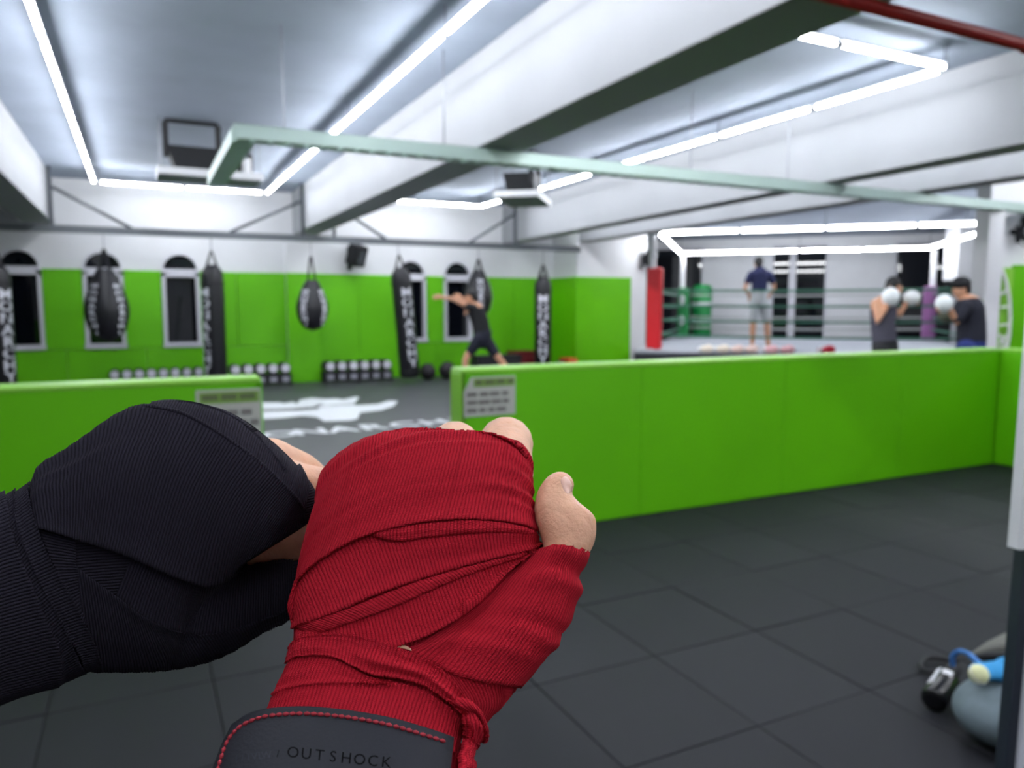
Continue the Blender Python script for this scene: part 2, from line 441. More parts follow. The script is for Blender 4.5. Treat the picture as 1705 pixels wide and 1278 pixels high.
light_frame('light_frame', 'long rectangle of white light tubes over the left ceiling bay', [((-.54, 13.45, LZ), (-.54, -3.11, LZ), 12), ((-.48, 13.45, LZ), (1.96, 13.45, LZ), 2), ((2.02, 13.45, LZ), (2.02, -3.11, LZ), 12)], hang=.19)
light_frame('light_frame', 'rectangle of white light tubes between the two middle ceiling beams', [((3.46, 4.1, LZ), (5.92, 4.1, LZ), 2), ((5.94, 4.14, LZ), (5.94, 13.45, LZ), 7), ((3.46, 13.42, LZ), (5.92, 13.42, LZ), 2), ((3.44, 13.4, LZ), (3.44, 4.14, LZ), 7)], hang=.19)
RL = 2.9
def rl(v): return (v.x, v.y, RL)
light_frame('light_frame', 'square of white light tubes carried above the boxing ring', [(rl(RA), rl(RB), 4), (rl(RB), rl(RC), 4), (rl(RC), rl(RD), 4), (rl(RD), rl(RA), 4)], r=.03, hang=.6)
light_frame('light_frame', 'added, unseen rectangle of white light tubes over the entrance behind the photographer', [((3.46, .8, LZ), (5.92, .8, LZ), 2), ((5.94, .76, LZ), (5.94, -3.4, LZ), 3), ((3.44, .76, LZ), (3.44, -3.4, LZ), 3)], hang=.19)  # unseen lamps added to brighten partition, floor and hands

light_frame('light_frame', 'added, unseen rectangle of white light tubes in the bay right of the frame, outside the picture', [((9.1, 4.9, LZ), (11.6, 4.9, LZ), 2), ((9.1, 4.86, LZ), (9.1, -.64, LZ), 4), ((11.6, 4.86, LZ), (11.6, -.64, LZ), 4)], hang=.19)  # extra tubes added out of view to light the right pillar and wall
light_frame('light_frame', 'added, unseen row of white light tubes hidden behind the third ceiling beam', [((7.55, 13.3, LZ), (7.55, 2.26, LZ), 8)], hang=.19)  # invented row, added to brighten the face of the fourth beam
# ------------------------------------------------------------------ low green partition walls
PY = 4.09; PH = 1.03; PTH = .17
def partition(x0, x1, n, name):
    o = struct(MB().box(x0 + .03, PY + .03, 0, x1 - .03, PY + PTH - .03, PH - .02).build(name, BLACKM))
    for i in range(n):
        a = x0 + (x1 - x0) * i / n; b = x0 + (x1 - x0) * (i + 1) / n
        MB().box(a + .001, PY, .004, b - .001, PY + .035, PH - .012, bev=.006).build('wall_pad', GREEN, o)
        MB().box(a + .001, PY + PTH - .035, .004, b - .001, PY + PTH, PH - .012, bev=.006).build('wall_pad', GREEN, o)
    MB().box(x0, PY - .004, PH - .02, x1, PY + PTH + .004, PH + .012, bev=.012).build('top_cap', GREENC, o)
    MB().box(x0 - .004, PY, .004, x0 + .03, PY + PTH, PH - .012, bev=.008).build('end_pad', GREENC, o)
    MB().box(x1 - .03, PY, .004, x1 + .004, PY + PTH, PH - .012, bev=.008).build('end_pad', GREEN, o)
    return o
part_r = partition(1.68, 6.86, 4, 'wall_partition')
part_l = partition(-3.6, .555, 3, 'wall_partition')
pr = struct(MB().box(6.88, 0, 0, 6.98, PY + PTH, PH - .02).build('wall_partition', BLACKM))
for a, b in [(0, 1.3), (1.3, 2.7), (2.7, PY)]: MB().box(6.845, a + .001, .004, 6.88, b - .001, PH - .012, bev=.006).build('wall_pad', GREEN, pr)
MB().box(6.84, 0, PH - .02, 7.0, PY - .006, PH + .012, bev=.012).build('top_cap', GREENC, pr)
# notices on the partitions (print too blurred to read: rows of dark words)
PAPER = mat('sign_paper', srgb(186, 188, 180), .5); SIGNG = mat('sign_green_band', srgb(122, 160, 70), .5); INK = mat('sign_ink', srgb(84, 74, 74), .6)
def notice(x0, x1, z0, z1, label, cut):
    o = thing('notice', label, 'sign', (x0, PY, z0)); w = x1 - x0; h = z1 - z0; y = -.003
    c = cut * w
    MB().add([(0, y, 0), (w, y, 0), (w, y, h), (c, y, h), (0, y, h * .62 if cut else h), (0, 0, 0), (w, 0, 0), (w, 0, h), (c, 0, h), (0, 0, h * .62 if cut else h)],
             [(0, 1, 2, 3, 4), (9, 8, 7, 6, 5), (0, 5, 6, 1), (1, 6, 7, 2), (2, 7, 8, 3), (3, 8, 9, 4), (4, 9, 5, 0)]).build('board', PAPER, o)
    MB().box(c + .015, y - .001, h * .74, w - .008, y, h * .95).build('header_band', SIGNG, o)
    rnd = random.Random(int(x0 * 100)); ink = MB()
    for row, zz in enumerate((.8, .5, .3, .1)):
        x = (c + .03) if row == 0 else .02
        while x < w - .05:
            L = rnd.uniform(.03, .075)
            k = x
            while k < min(x + L, w - .02):
                ink.box(k, y - .002, h * zz, k + .007, y - .001, h * (zz + .11)); k += .011
            x += L + .018
    ink.build('lettering', INK, o)['kind'] = 'stuff'
    return o
def pxX(x): r = ray(x, 660); return (CAM + r * (PY / r.y)).x
def pyZ(x, y): r = ray(x, y); return (CAM + r * (PY / r.y)).z
notice(pxX(772), pxX(858), .755, .992, 'grey notice with rows of dark print on the near end of the right partition', .14)
notice(pxX(326), pxX(434), .71, .985, 'grey notice with dark print on the left partition behind the black wrapped hand', 0)

# ------------------------------------------------------------------ rail frame the bags hang from
RY, RZ0 = 13.4, 2.585
rf = thing('bag_rail', 'grey steel rail with diagonal braces carrying the punch bags along the back wall', 'rail', (2.5, RY, RZ0))
MB().box(-6.4, -.05, -.055, 5.66, .05, -.035).box(-6.4, -.05, .035, 5.66, .05, .055).box(-6.4, -.008, -.04, 5.66, .008, .04).build('rail_beam', STEEL, rf)
for xs, top in [(-1.13, .62), (2.58, .62), (3.12, .55), (6.66, .62)]:
    MB().box(xs - .025 - 2.5, -.03, .05, xs + .025 - 2.5, .03, CZ - RZ0 - .02).build('post', DSTEEL, rf)
for xa, xb in [(-1.1, -.05), (2.55, 1.4), (3.1, 4.05), (6.64, 5.7)]:
    a = Vector((xa - 2.5, 0, .62)); b = Vector((xb - 2.5, 0, .05))
    MB().tube([a, b], .028, 6).build('brace', DSTEEL, rf)

# ------------------------------------------------------------------ punch bags
def bag_letters(word, zt, step, rad, yaw, size, parent, sx=1.0):
    for i, ch in enumerate(word):
        vs, fs = text_geo(ch, size, .002, .004); z = zt - i * step; R = rad(z) + .004; out = []
        for v in vs:
            a = yaw + v.x * sx / R
            out.append((( R + v.z) * math.sin(a), -(R + v.z) * math.cos(a), z + v.y))
        MB().add(out, fs).build('letter', LETTER, parent)
def heavy_bag(x, y, label, r, z0, z1, yaw, tilt=(0, 0), group='tall punch bags on the rail'):
    o = thing('punch_bag', label, 'punch bag', (x, y, RZ0 - .06), 0, group)
    o.rotation_euler = (tilt[0], tilt[1], 0); B = RZ0 - .06
    prof = [(.03, z0 - B), (r * .9, z0 - B + .01), (r, z0 - B + .05), (r, z1 - B - .22), (r * .93, z1 - B - .12), (r * .6, z1 - B - .03), (.05, z1 - B)]
    MB().lathe(prof, n=24).build('body', BLACK, o, True)
    for k in range(4):
        a = k * math.pi / 2 + .6
        MB().tube([(r * .7 * math.cos(a), r * .7 * math.sin(a), z1 - B - .06), (.012 * math.cos(a), .012 * math.sin(a), z1 - B + .22)], .014, 6).build('strap', BLACKM, o)
    MB().tube([(0, 0, z1 - B + .2), (0, 0, 0)], .009, 6).build('chain', CHAIN, o)
    for zz in (z0 - B + .12, z1 - B - .3):
        MB().lathe([(r + .003, zz - .02), (r + .005, zz), (r + .003, zz + .02)], n=24).build('seam_band', BLACKM, o, True)
    bag_letters('MONARCHY', z1 - B - .46, (z1 - z0 - .66) / 7.4, lambda z: r, yaw, .21, o, 1.3)
    return o
def Xat(px, y=RY):
    r = ray(px, 512); return (CAM + r * (y / r.y)).x
FA = math.atan2(Xat(520), RY)
heavy_bag(Xat(-4), RY, 'tall black punch bag at the far left edge of the picture', .19, .1, 2.05, .75)
heavy_bag(Xat(355.5), RY, 'tall black punch bag with its white letters turned left, beside the third arched window', .178, .1, 2.1, -.98)
heavy_bag(Xat(664), RY, 'tall black punch bag swung sideways in front of the fourth arched window', .185, .1, 2.13, .12, (0, -.085))
heavy_bag(Xat(904), RY, 'tall black punch bag hanging beside the green corner block', .17, .1, 2.03, -.48)
def tear_bag(x, y, label, w, zb, zt, yaw, strap):
    o = thing('teardrop_bag', label, 'punch bag', (x, y, RZ0 - .06), 0, 'teardrop punch bags on the rail'); B = RZ0 - .06
    h = zt - zb; r = w / 2; prof = []
    for i in range(25):
        t = i / 24                      # bottom to top
        if t < .45: q = math.sqrt(max(0, 1 - ((.45 - t) / .45) ** 2))
        else: q = 1 - .66 * ((t - .45) / .55) ** 1.55
        prof.append((max(r * q, .02), zb - B + h * t))
    MB().lathe(prof, n=26).build('body', BLACK, o, True)
    def rad(z):
        t = (z - (zb - B)) / h
        return r * (math.sqrt(max(.05, 1 - ((.45 - t) / .45) ** 2)) if t < .45 else 1 - .66 * ((t - .45) / .55) ** 1.55)
    for k in range(4):
        a = k * math.pi / 2 + .5; q = r * .33
        MB().tube([(q * math.cos(a), q * math.sin(a), zt - B - .02), (.015 * math.cos(a), .015 * math.sin(a), zt - B + strap)], .016, 6).build('strap', BLACKM, o)
    MB().tube([(0, 0, zt - B + strap - .02), (0, 0, 0)], .006, 6).build('chain', CHAIN, o)
    for k in range(8):
        a0 = yaw + .9 + k * math.pi / 4; pts = []
        for i in range(1, 24):
            rr, z = prof[i]; pts.append(((rr + .002) * math.sin(a0), -(rr + .002) * math.cos(a0), z))
        MB().tube(pts, .004, 5).build('seam', BLACKM, o)
    for s in (-.72, .72):
        bag_letters('MONARCHY', zb - B + h * .76, h * .66 / 7.6, rad, yaw + s, .105, o, 1.5)
    return o
tear_bag(Xat(178), RY, 'largest teardrop punch bag, hanging in front of the second arched window', .63, .85, 2.0, .04, .3)
tear_bag(Xat(520), RY, 'black teardrop punch bag hanging in front of the green pillar', .55, 1.0, 1.88, -.05, .4)
tear_bag(Xat(797), RY, 'black teardrop punch bag behind the shadow boxing person', .52, 1.2, 2.12, .5, .2)

# ------------------------------------------------------------------ dumbbells on low racks
def rack(px0, px1, n, nm, start):
    x0, x1 = Xat(px0, 14.2), Xat(px1, 14.2); yy = 14.2
    o = thing('dumbbell_rack', 'low black rack under the ' + nm, 'rack', ((x0 + x1) / 2, yy, 0)); w = (x1 - x0) / 2
    MB().box(-w, -.16, .17, w, -.08, .2).box(-w, .08, .17, w, .16, .2).build('shelf_rail', BLACKM, o)
    MB().box(-w, -.165, .03, w, -.15, .17).build('front_panel', BLACKM, o)
    for s in (-w + .02, w - .02, 0):
        MB().box(s - .02, -.17, 0, s + .02, .16, .03).box(s - .02, -.14, .0, s + .02, -.1, .18).box(s - .02, .08, 0, s + .02, .12, .18).build('rack_leg', BLACKM, o)
    ords = ['first', 'second', 'third', 'fourth', 'fifth', 'sixth', 'seventh', 'eighth', 'ninth', 'tenth', 'eleventh', 'twelfth', 'thirteenth']
    step = (x1 - x0) / n
    for i in range(n):
        x = x0 + step * (i + .5)
        d = thing('dumbbell', ords[i] + ' dumbbell from the left, white ended, on the ' + nm, 'dumbbell', (x, yy, .2), 0, 'dumbbells on the ' + nm)
        hr = .46 * step
        for s, yb in ((-1, -.17), (1, .1)):
            prof = [(.02, 0), (hr * .9, .0), (hr, .02), (hr, .1), (hr * .9, .12), (.02, .12)]
            m = MB().lathe(prof, n=8); m.xf(Matrix.Translation((0, yb, hr + .003)) @ Matrix.Rotation(-math.pi / 2, 4, 'X'))
            h = m.build('dumbbell_head', BLACKM, d)
            if s < 0:
                q = MB().lathe([(.01, 0), (hr * .8, 0), (hr * .8, .004), (.01, .004)], n=8); q.xf(Matrix.Translation((0, yb - .004, hr + .02)) @ Matrix.Rotation(-math.pi / 2, 4, 'X'))
                q.xf(Matrix.Translation((0, 0, -.005)))
                q.build('end_label', LETTER, h)
        MB().tube([(0, -.06, hr + .02), (0, .11, hr + .02)], .018, 8).build('handle', STEEL, d)
        MB().box(x - (x0 + x1) / 2 - hr * .6, -.172, .06, x - (x0 + x1) / 2 + hr * .6, -.165, .16).build('number_plate', mat('grey_print', srgb(150, 150, 162), .5), o)
rack(175, 335, 8, 'long left rack', 0)
rack(376, 480, 5, 'short rack left of pillar', 0)
rack(535, 648, 6, 'rack right of pillar', 0)

# medicine balls, mats and gloves by the wall
BALLM = mat('dark_ball', srgb(38, 33, 40), .55)
def ball(px, label, r, y=13.9, m=BALLM):
    x = Xat(px, y); o = thing('medicine_ball', label, 'ball', (x, y, 0))
    b = MB().ell((0, 0, r), (r, r, r), 20, 12).build('ball_body', m, o, True)
    for k in range(3):
        a = k * math.pi / 3; pts = [((r + .001) * math.cos(t) * math.cos(a), (r + .001) * math.cos(t) * math.sin(a), r + (r + .001) * math.sin(t)) for t in [2 * math.pi * i / 20 for i in range(21)]]
        MB().tube(pts, .004, 5).build('seam', BLACKM, o)
ball(711, 'dark medicine ball right beside the swung punch bag', .16)
ball(744, 'dark medicine ball near the end of the right partition', .17)
ball(934, 'dark purple medicine ball right of the corner punch bag', .18, 12.9, mat('purple_ball', srgb(52, 40, 66), .5))
def mats_pile(px0, px1, label, m, y, z1, nlay):
    x0, x1 = Xat(px0, y), Xat(px1, y)
    o = thing('exercise_mat_pile', label, 'mats', ((x0 + x1) / 2, y, 0)); w = (x1 - x0) / 2
    for i in range(nlay):
        MB().box(-w + .01 * (i % 2), -.2, z1 * i / nlay, w - .012 * (i % 3), .2, z1 * (i + 1) / nlay - .004, bev=.01).build('exercise_mat', m, o)
mats_pile(789, 862, 'pile of black exercise mats behind the shadow boxing legs', BLACKM, 13.7, .46, 4)
mats_pile(850, 886, 'pile of dark red exercise mats behind the tall corner bag', mat('dark_red_mat', srgb(112, 20, 26), .6), 14.2, .5, 4)
mats_pile(940, 956, 'small stack of orange mats by the green corner', mat('orange_mat', srgb(210, 84, 40), .6), 13.35, .38, 3)

# speakers / fan on walls
def speaker(x, y, z, rz, label, s=1.0):
    o = thing('wall_speaker', label, 'speaker', (x, y, z), rz)
    M = Matrix.Rotation(.35, 4, 'X')
    b = MB().box(-.13 * s, -.32 * s, -.16 * s, .13 * s, -.08 * s, .2 * s, bev=.02).xf(M).build('cabinet', BLACKM, o)
    for zz, r in ((.08, .05), (-.05, .085)):
        q = MB().lathe([(.01, 0), (r * s, 0), (r * s * .8, .02), (.01, .01)], n=16); q.xf(M @ Matrix.Translation((0, -.325 * s, zz * s)) @ Matrix.Rotation(math.pi / 2, 4, 'X')); q.build('speaker_cone', DSTEEL, b)
    MB().tube([(0, 0, 0), (0, -.09 * s, .02)], .03, 8).box(-.05, -.015, -.3 * s, .05, 0, .12).build('bracket', BLACKM, o)
speaker(Xat(583, 14.55), 14.55, 2.45, .5, 'black speaker on a bracket high on the back wall right of the pillar', 1.1)
speaker(Xat(1070, 13.5), 13.54, 2.5, .6, 'black speaker on the white wall left of the ring lights', .9)
p = px3(1701, 385, 10.0)
o = thing('wall_fan', 'black wall fan at the right edge above the green padded wall', 'fan', p)
MB().tube([(0, .25, 0), (0, 0, 0)], .04, 10).build('arm', BLACKM, o)
for k in range(5):
    a = k * 2 * math.pi / 5
    MB().tube([(0, 0, 0), (.09 * math.cos(a), -.01, .09 * math.sin(a)), (.17 * math.cos(a + .3), -.02, .17 * math.sin(a + .3))], [.02, .05, .03], 8, True, .2).build('blade', BLACKM, o)
for rr in (.07, .13, .2):
    MB().tube([(rr * math.cos(t), -.06, rr * math.sin(t)) for t in [2 * math.pi * i / 24 for i in range(25)]], .006, 5).build('guard_ring', BLACKM, o)

# ------------------------------------------------------------------ cable tray, pipe, hung platforms
TZ = 2.64
tr = thing('cable_tray', 'pale green slotted cable tray crossing under the ceiling beams', 'cable tray', (.75, 5.98, TZ))
def tray_run(a, b):
    a = Vector(a); b = Vector(b); u = (b - a).normalized(); n = Vector((-u.y, u.x, 0)); w = .075; mid = (a + b) / 2; L = (b - a).length / 2
    for s in (-1, 1):
        MB().obox(mid + n * w * s + Vector((0, 0, .03)), u * L, n * .006, Vector((0, 0, .05))).build('side_rail', TRAYM, tr)
        MB().obox(mid + n * (w - .012) * s + Vector((0, 0, .08)), u * L, n * .018, Vector((0, 0, .004))).build('rail_lip', TRAYM, tr)
    me = MB().obox((0, 0, 0), u * .045, n * w, Vector((0, 0, .006))).mesh('rung'); me.materials.append(TRAYM)
    k = 0
    while k * .13 < 2 * L - .05:
        r = bpy.data.objects.new('rung', me); COL.objects.link(r); r.parent = tr; r.location = a + u * (.07 + k * .13) + Vector((0, 0, -.014)); k += 1
tray_run((-.08, 0, 0), (10.3, 0, 0)); tray_run((0, .09, 0), (0, 2.3, 0))
for x in (.3, 1.6, 4.2, 5.5, 9.0):
    MB().tube([(x, .085, .05), (x, .085, CZ - TZ)], .006, 6).build('hanger_rod', STEEL, tr)
pp = thing('sprinkler_pipe', 'dark red sprinkler pipe under the ceiling at top right', 'pipe', (3.0, 2.36, 2.69))
MB().tube([(-1.5, 0, 0), (7, 0, 0)], .03, 14).build('pipe_run', REDPIPE, pp, True)
for x in (1.0, 3.0): MB().tube([(x, 0, 0), (x + .07, 0, 0)], .038, 14).build('coupling', REDPIPE, pp)

def platform(x, y, rz, label):
    o = thing('hung_equipment_platform', label, 'platform', (x, y, 2.9), rz); w, dpt = .56, .3
    MB().box(-w, -dpt, 0, w, dpt, .012).build('base_plate', mat('platform_under', srgb(120, 128, 126), .6), o)
    MB().box(-w, -dpt - .012, -.005, w, -dpt, .075).box(-w, dpt, -.005, w, dpt + .012, .075).box(-w - .012, -dpt, -.005, -w, dpt, .075).box(w, -dpt, -.005, w + .012, dpt, .075).build('rim', PURE, o)
    b = MB()
    z0, z1 = .03, .33
    b.add([(-.36, -.2, z0), (.06, -.2, z0), (.06, .15, z0), (-.36, .15, z0), (-.46, -.24, z1), (.1, -.24, z1), (.1, .2, z1), (-.46, .2, z1)],
          [(0, 3, 2, 1), (4, 5, 6, 7), (0, 1, 5, 4), (1, 2, 6, 5), (2, 3, 7, 6), (3, 0, 4, 7)])
    b.build('machine_housing', BLACKM, o)
    MB().tube([(-.47, -.2, .2), (-.47, -.2, .58), (-.44, -.2, .615), (.05, -.2, .615), (.09, -.2, .58), (.09, -.2, .25)], .035, 8).build('handle_frame', BLACKM, o)
    MB().box(.28, -.1, .012, .36, .06, .24, bev=.01).build('pump_block', BLACKM, o)
    MB().tube([(.4, -.1, .012), (.4, -.1, .26)], .05, 10).build('canister', PURE, o)
    MB().tube([(.46, 0, .012), (.46, 0, .33), (.38, 0, .36)], .03, 8).build('elbow_pipe', BLACKM, o)
    MB().box(-.02, -.27, .012, .12, -.2, .1, bev=.01).build('control_box', BLACKM, o)
    for sx in (-1, 1):
        for sy in (-1, 1): MB().tube([(sx * (w - .03), sy * (dpt - .03), 0), (sx * (w - .03), sy * (dpt - .03), CZ - 2.9)], .006, 6).build('hanger_rod', STEEL, o)
platform(.82, 9.78, 0, 'hung white rimmed platform with black machine and handle, left ceiling bay')
platform(4.98, 9.75, .9, 'hung white rimmed platform with black machine behind the middle beam')

# ------------------------------------------------------------------ white mat artwork on the floor
FLOORW = mat('floor_print_white', srgb(214, 216, 222), .5)
fw_ = thing('floor_emblem', 'white winged emblem printed on the dark mat floor', 'floor marking', (2.4, 10.4, 0))
def fpoly(pts, name, parent, base):
    P = [onz(x, y, 0) - Vector(base) for x, y in pts]; n = len(P)
    return MB().add([(p.x, p.y, .0015) for p in P] + [(p.x, p.y, .0035) for p in P], [tuple(range(n, 2 * n)), tuple(reversed(range(n)))] + [(i, (i + 1) % n, (i + 1) % n + n, i + n) for i in range(n)]).build(name, FLOORW, parent)
bs = (2.4, 10.4, 0)
def q3(pts): return [(420 + x / 5.015, 640 + y / 5.015) for x, y in pts]
fpoly(q3([(-150, 262), (60, 225), (400, 218), (560, 205), (520, 160), (640, 175), (850, 170), (870, 175), (1050, 165), (1140, 135), (1215, 140), (1180, 180), (1080, 215), (900, 235), (880, 285), (820, 300), (600, 308), (540, 272), (420, 262), (250, 280), (60, 290), (-150, 310)]), 'emblem_body', fw_, bs)
fpoly(q3([(-120, 170), (90, 152), (230, 150), (260, 160), (340, 145), (370, 165), (400, 130), (500, 113), (610, 122), (700, 118), (760, 128), (860, 103), (890, 108), (850, 160), (640, 172), (530, 185), (380, 195), (330, 200), (200, 205), (60, 205), (-120, 215)]), 'emblem_wing', fw_, bs)
ft = thing('floor_lettering', 'row of white capital letters printed on the mat floor', 'floor marking', (1.5, 8.6, 0))
a = onz(380, 728, 0); b = onz(770, 698, 0); dirx = Vector((1, 0, 0))
wd = 'MONARCHY'
for i, ch in enumerate(wd):
    pxc = 415 + i * 51.5
    c = onz(pxc, 727 - (pxc - 415) * .078, 0)
    vs, fs = text_geo(ch, .50, .001, .012)
    MB().add([(c.x + v.x * 1.0 - 1.5, c.y + v.y * 1.1 - 8.6, .0025 + v.z) for v in vs], fs).build('letter', FLOORW, ft)

# ------------------------------------------------------------------ people in the background
SKIN = mat('skin', srgb(208, 156, 126), .5, spec=.3, noise_amt=.06, noise_scale=40, sss=.15)
HAIR = mat('black_hair', srgb(18, 17, 20), .6)
def figure(name, label, base, segs, head, cloth, hair=True, gloves=(), face_dir=(0, -1, 0), extra=()):
    """segs: list of (point, radius) chains; cloth: dict name -> (material, chains)"""
    o = thing(name, label, 'person', base)
    base = Vector(base); m = MB()
    for ch in segs: m.tube([Vector(p) - base for p, r in ch], [r for p, r in ch], 12, True)
    hc = Vector(head) - base; fd = Vector(face_dir).normalized(); sd = fd.cross(Vector((0, 0, 1))).normalized()
    m.ell(hc, (.082, .082, .115), 16, 12); m.ell(hc + fd * .025 - Vector((0, 0, .04)), (.065, .065, .075), 14, 10)
    m.ell(hc + fd * .1 - Vector((0, 0, .015)), (.016, .016, .025), 8, 6)
    for s in (-1, 1): m.ell(hc + sd * .083 * s, (.012, .018, .03), 8, 6)
    body = link_mesh('body', remesh(m, .014, 4), SKIN, o)
    for s in (-1, 1):
        MB().ell(hc + fd * .082 + sd * .032 * s + Vector((0, 0, .01)), (.011, .011, .008), 8, 6).build('eye', HAIR, o, True)
    MB().ell(hc + fd * .086 - Vector((0, 0, .062)), (.022, .012, .007), 8, 6).build('mouth', mat('lips', srgb(150, 78, 70), .5), o, True)
    if hair:
        h = MB().ell(hc + Vector((0, 0, .03)) - fd * .016, (.093, .093, .105), 18, 12); h.ell(hc - fd * .045 - Vector((0, 0, .01)), (.075, .075, .09), 14, 10)
        link_mesh('hair', remesh(h, .014, 3), HAIR, o)
    for cn, (cm, chains) in cloth.items():
        c = MB()
        for ch in chains: c.tube([Vector(p) - base for p, r in ch], [r for p, r in ch], 14, True)
        link_mesh(cn, remesh(c, .014, 3), cm, o)
    for gp, gr, gm, gn in gloves:
        g = MB().ell(Vector(gp) - base, gr, 16, 10); g.ell(Vector(gp) - base + Vector((gr[0] * .7, 0, gr[2] * .2)), (gr[0] * .4, gr[1] * .4, gr[2] * .6), 10, 8)
        link_mesh(gn, remesh(g, .014, 3), gm, o)
    return o
def hand_chain(w, dirv, r=.035, spread=(0, 0, 1)):
    """palm, four fingers and a thumb as small chains from a wrist point"""
    w = Vector(w); d = Vector(dirv).normalized(); s = Vector(spread).normalized(); out = [[(w, r * .8), (w + d * .09, r)]]
    for k in range(4): out.append([(w + d * .08 + s * (k - 1.5) * .02, .012), (w + d * (.15 + .01 * (1.5 - abs(k - 1.5))) + s * (k - 1.5) * .024, .009)])
    out.append([(w + d * .02 + s * .03, .014), (w + d * .08 + s * .065, .011)])
    return out
# shadow boxer facing left
D1 = 12.6
def A(x, y, dd=0): return px3(x, y, D1 + dd)
f1 = A(800, 640); base1 = (f1.x, f1.y, 0)
def ground(p, z=.05): return Vector((p.x, p.y, z))
la, lf = ground(A(775, 640), .08), ground(A(764, 640), .03)
ra_, rf_ = ground(A(862, 640), .09), ground(A(852, 640), .03)
segs = [[(A(803, 560), .13), (A(799, 535), .13), (A(792, 516), .14)], [(A(791, 512), .07), (A(786, 503), .055)],
        [(A(789, 512, -.12), .055), (A(770, 505, -.15), .045), (A(753, 497, -.15), .038), (A(736, 495, -.15), .03)],
        [(A(791, 514, .12), .055), (A(775, 522, .12), .045), (A(781, 504, .1), .036), (A(770, 497, .1), .03)],
        [(A(798, 564, -.08), .09), (A(779, 590, -.05), .06), (A(775, 600, -.05), .055), (la, .04)], [(la, .045), (lf, .035)],
        [(A(808, 564, .08), .09), (A(829, 594, .05), .06), (A(838, 606, .05), .055), (ra_, .04)], [(ra_, .045), (rf_, .035)]]
segs += hand_chain(A(736, 495, -.15), A(725, 495, -.15) - A(736, 495, -.15)) + hand_chain(A(770, 497, .1), A(762, 494, .1) - A(770, 497, .1))
NAVY = mat('navy_shorts', srgb(30, 32, 50), .8); BLK = mat('black_shirt', srgb(22, 22, 27), .8)
figure('person', 'person in black shirt and navy shorts shadow boxing with one arm stretched out left', base1, segs, A(784, 494), {
    'shirt': (BLK, [[(A(803, 556), .15), (A(799, 535), .15), (A(793, 517), .155), (A(791, 511), .09)], [(A(789, 513, -.1), .075), (A(779, 510, -.14), .065)], [(A(791, 514, .1), .075), (A(782, 519, .12), .065)]]),
    'shorts': (NAVY, [[(A(804, 556), .155), (A(803, 566), .15)], [(A(798, 564, -.08), .11), (A(784, 584, -.05), .085)], [(A(808, 564, .08), .11), (A(823, 586, .05), .085)]])},
    face_dir=(-RT))
# person standing in the ring, seen from behind
D2 = 15.2
def A(x, y, dd=0): return px3(x, y, D2 + dd)
f2 = A(1264, 580); base2 = (f2.x, f2.y, .55)
la, ra_ = Vector((*A(1252, 583).xy, .62)), Vector((*A(1279, 583).xy, .62))
segs = [[(A(1264, 498), .14), (A(1265, 475), .13), (A(1265, 458), .15)], [(A(1264, 452), .06), (A(1263, 446), .05)],
        [(A(1251, 457), .06), (A(1243, 472), .045), (A(1240, 482), .038), (A(1249, 492, .1), .03)], [(A(1280, 457), .06), (A(1288, 472), .045), (A(1289, 480), .038), (A(1282, 490, .1), .03)],
        [(A(1257, 503), .09), (A(1254, 535), .065), (A(1253, 552), .06), (la, .042)], [(A(1272, 503), .09), (A(1277, 535), .065), (A(1278, 552), .06), (ra_, .042)],
        [(la, .045), (la + FW * .16 - Vector((0, 0, .04)), .035)], [(ra_, .045), (ra_ + FW * .16 - Vector((0, 0, .04)), .035)]]
segs += hand_chain(A(1249, 492, .1), Vector((.3, .5, -.6))) + hand_chain(A(1282, 490, .1), Vector((.1, .5, -.6)))
figure('person', 'person in navy shirt and pale shorts standing in the ring with back turned', base2, segs, A(1263, 438), {
    'shirt': (mat('navy_shirt', srgb(22, 30, 74), .8), [[(A(1264, 486), .155), (A(1265, 470), .16), (A(1265, 457), .165)], [(A(1251, 457), .08), (A(1245, 468), .07)], [(A(1280, 457), .08), (A(1286, 468), .07)]]),
    'shorts': (mat('pale_shorts', srgb(186, 190, 194), .8), [[(A(1264, 490), .16), (A(1264, 502), .16)], [(A(1257, 503), .11), (A(1255, 528), .1)], [(A(1272, 503), .11), (A(1275, 528), .1)]])},
    face_dir=FW)
# glove sparring pair behind the right partition
GW = mat('white_glove', srgb(236, 240, 242), .4)
D3 = 9.5
def A(x, y, dd=0): return px3(x, y, D3 + dd)
f3 = A(1480, 600); base3 = (f3.x, f3.y, 0)
def foot(x, dd, D): q = px3(x, 600, D + dd); return Vector((q.x, q.y, .07))
l1, l2 = foot(1463, -.15, D3), foot(1500, .15, D3)
segs = [[(A(1473, 580), .14), (A(1470, 545), .13), (A(1470, 512), .15)], [(A(1478, 500), .06), (A(1484, 489), .05)],
        [(A(1458, 505, -.15), .06), (A(1464, 537, -.2), .048), (A(1472, 516, -.22), .042), (A(1480, 498, -.22), .034)],
        [(A(1484, 508, .12), .06), (A(1497, 524, .1), .045), (A(1510, 503, .08), .034)],
        [(A(1467, 585, -.08), .09), (A(1462, 640, -.1), .062), (l1, .042)], [(A(1480, 585, .08), .09), (A(1492, 640, .1), .062), (l2, .042)],
        [(l1, .045), (l1 + RT * .16 - Vector((0, 0, .035)), .035)], [(l2, .045), (l2 + RT * .16 - Vector((0, 0, .035)), .035)]]
segs += hand_chain(A(1480, 498, -.22), Vector((0, 0, 1)), .034) + hand_chain(A(1510, 503, .08), RT, .034)
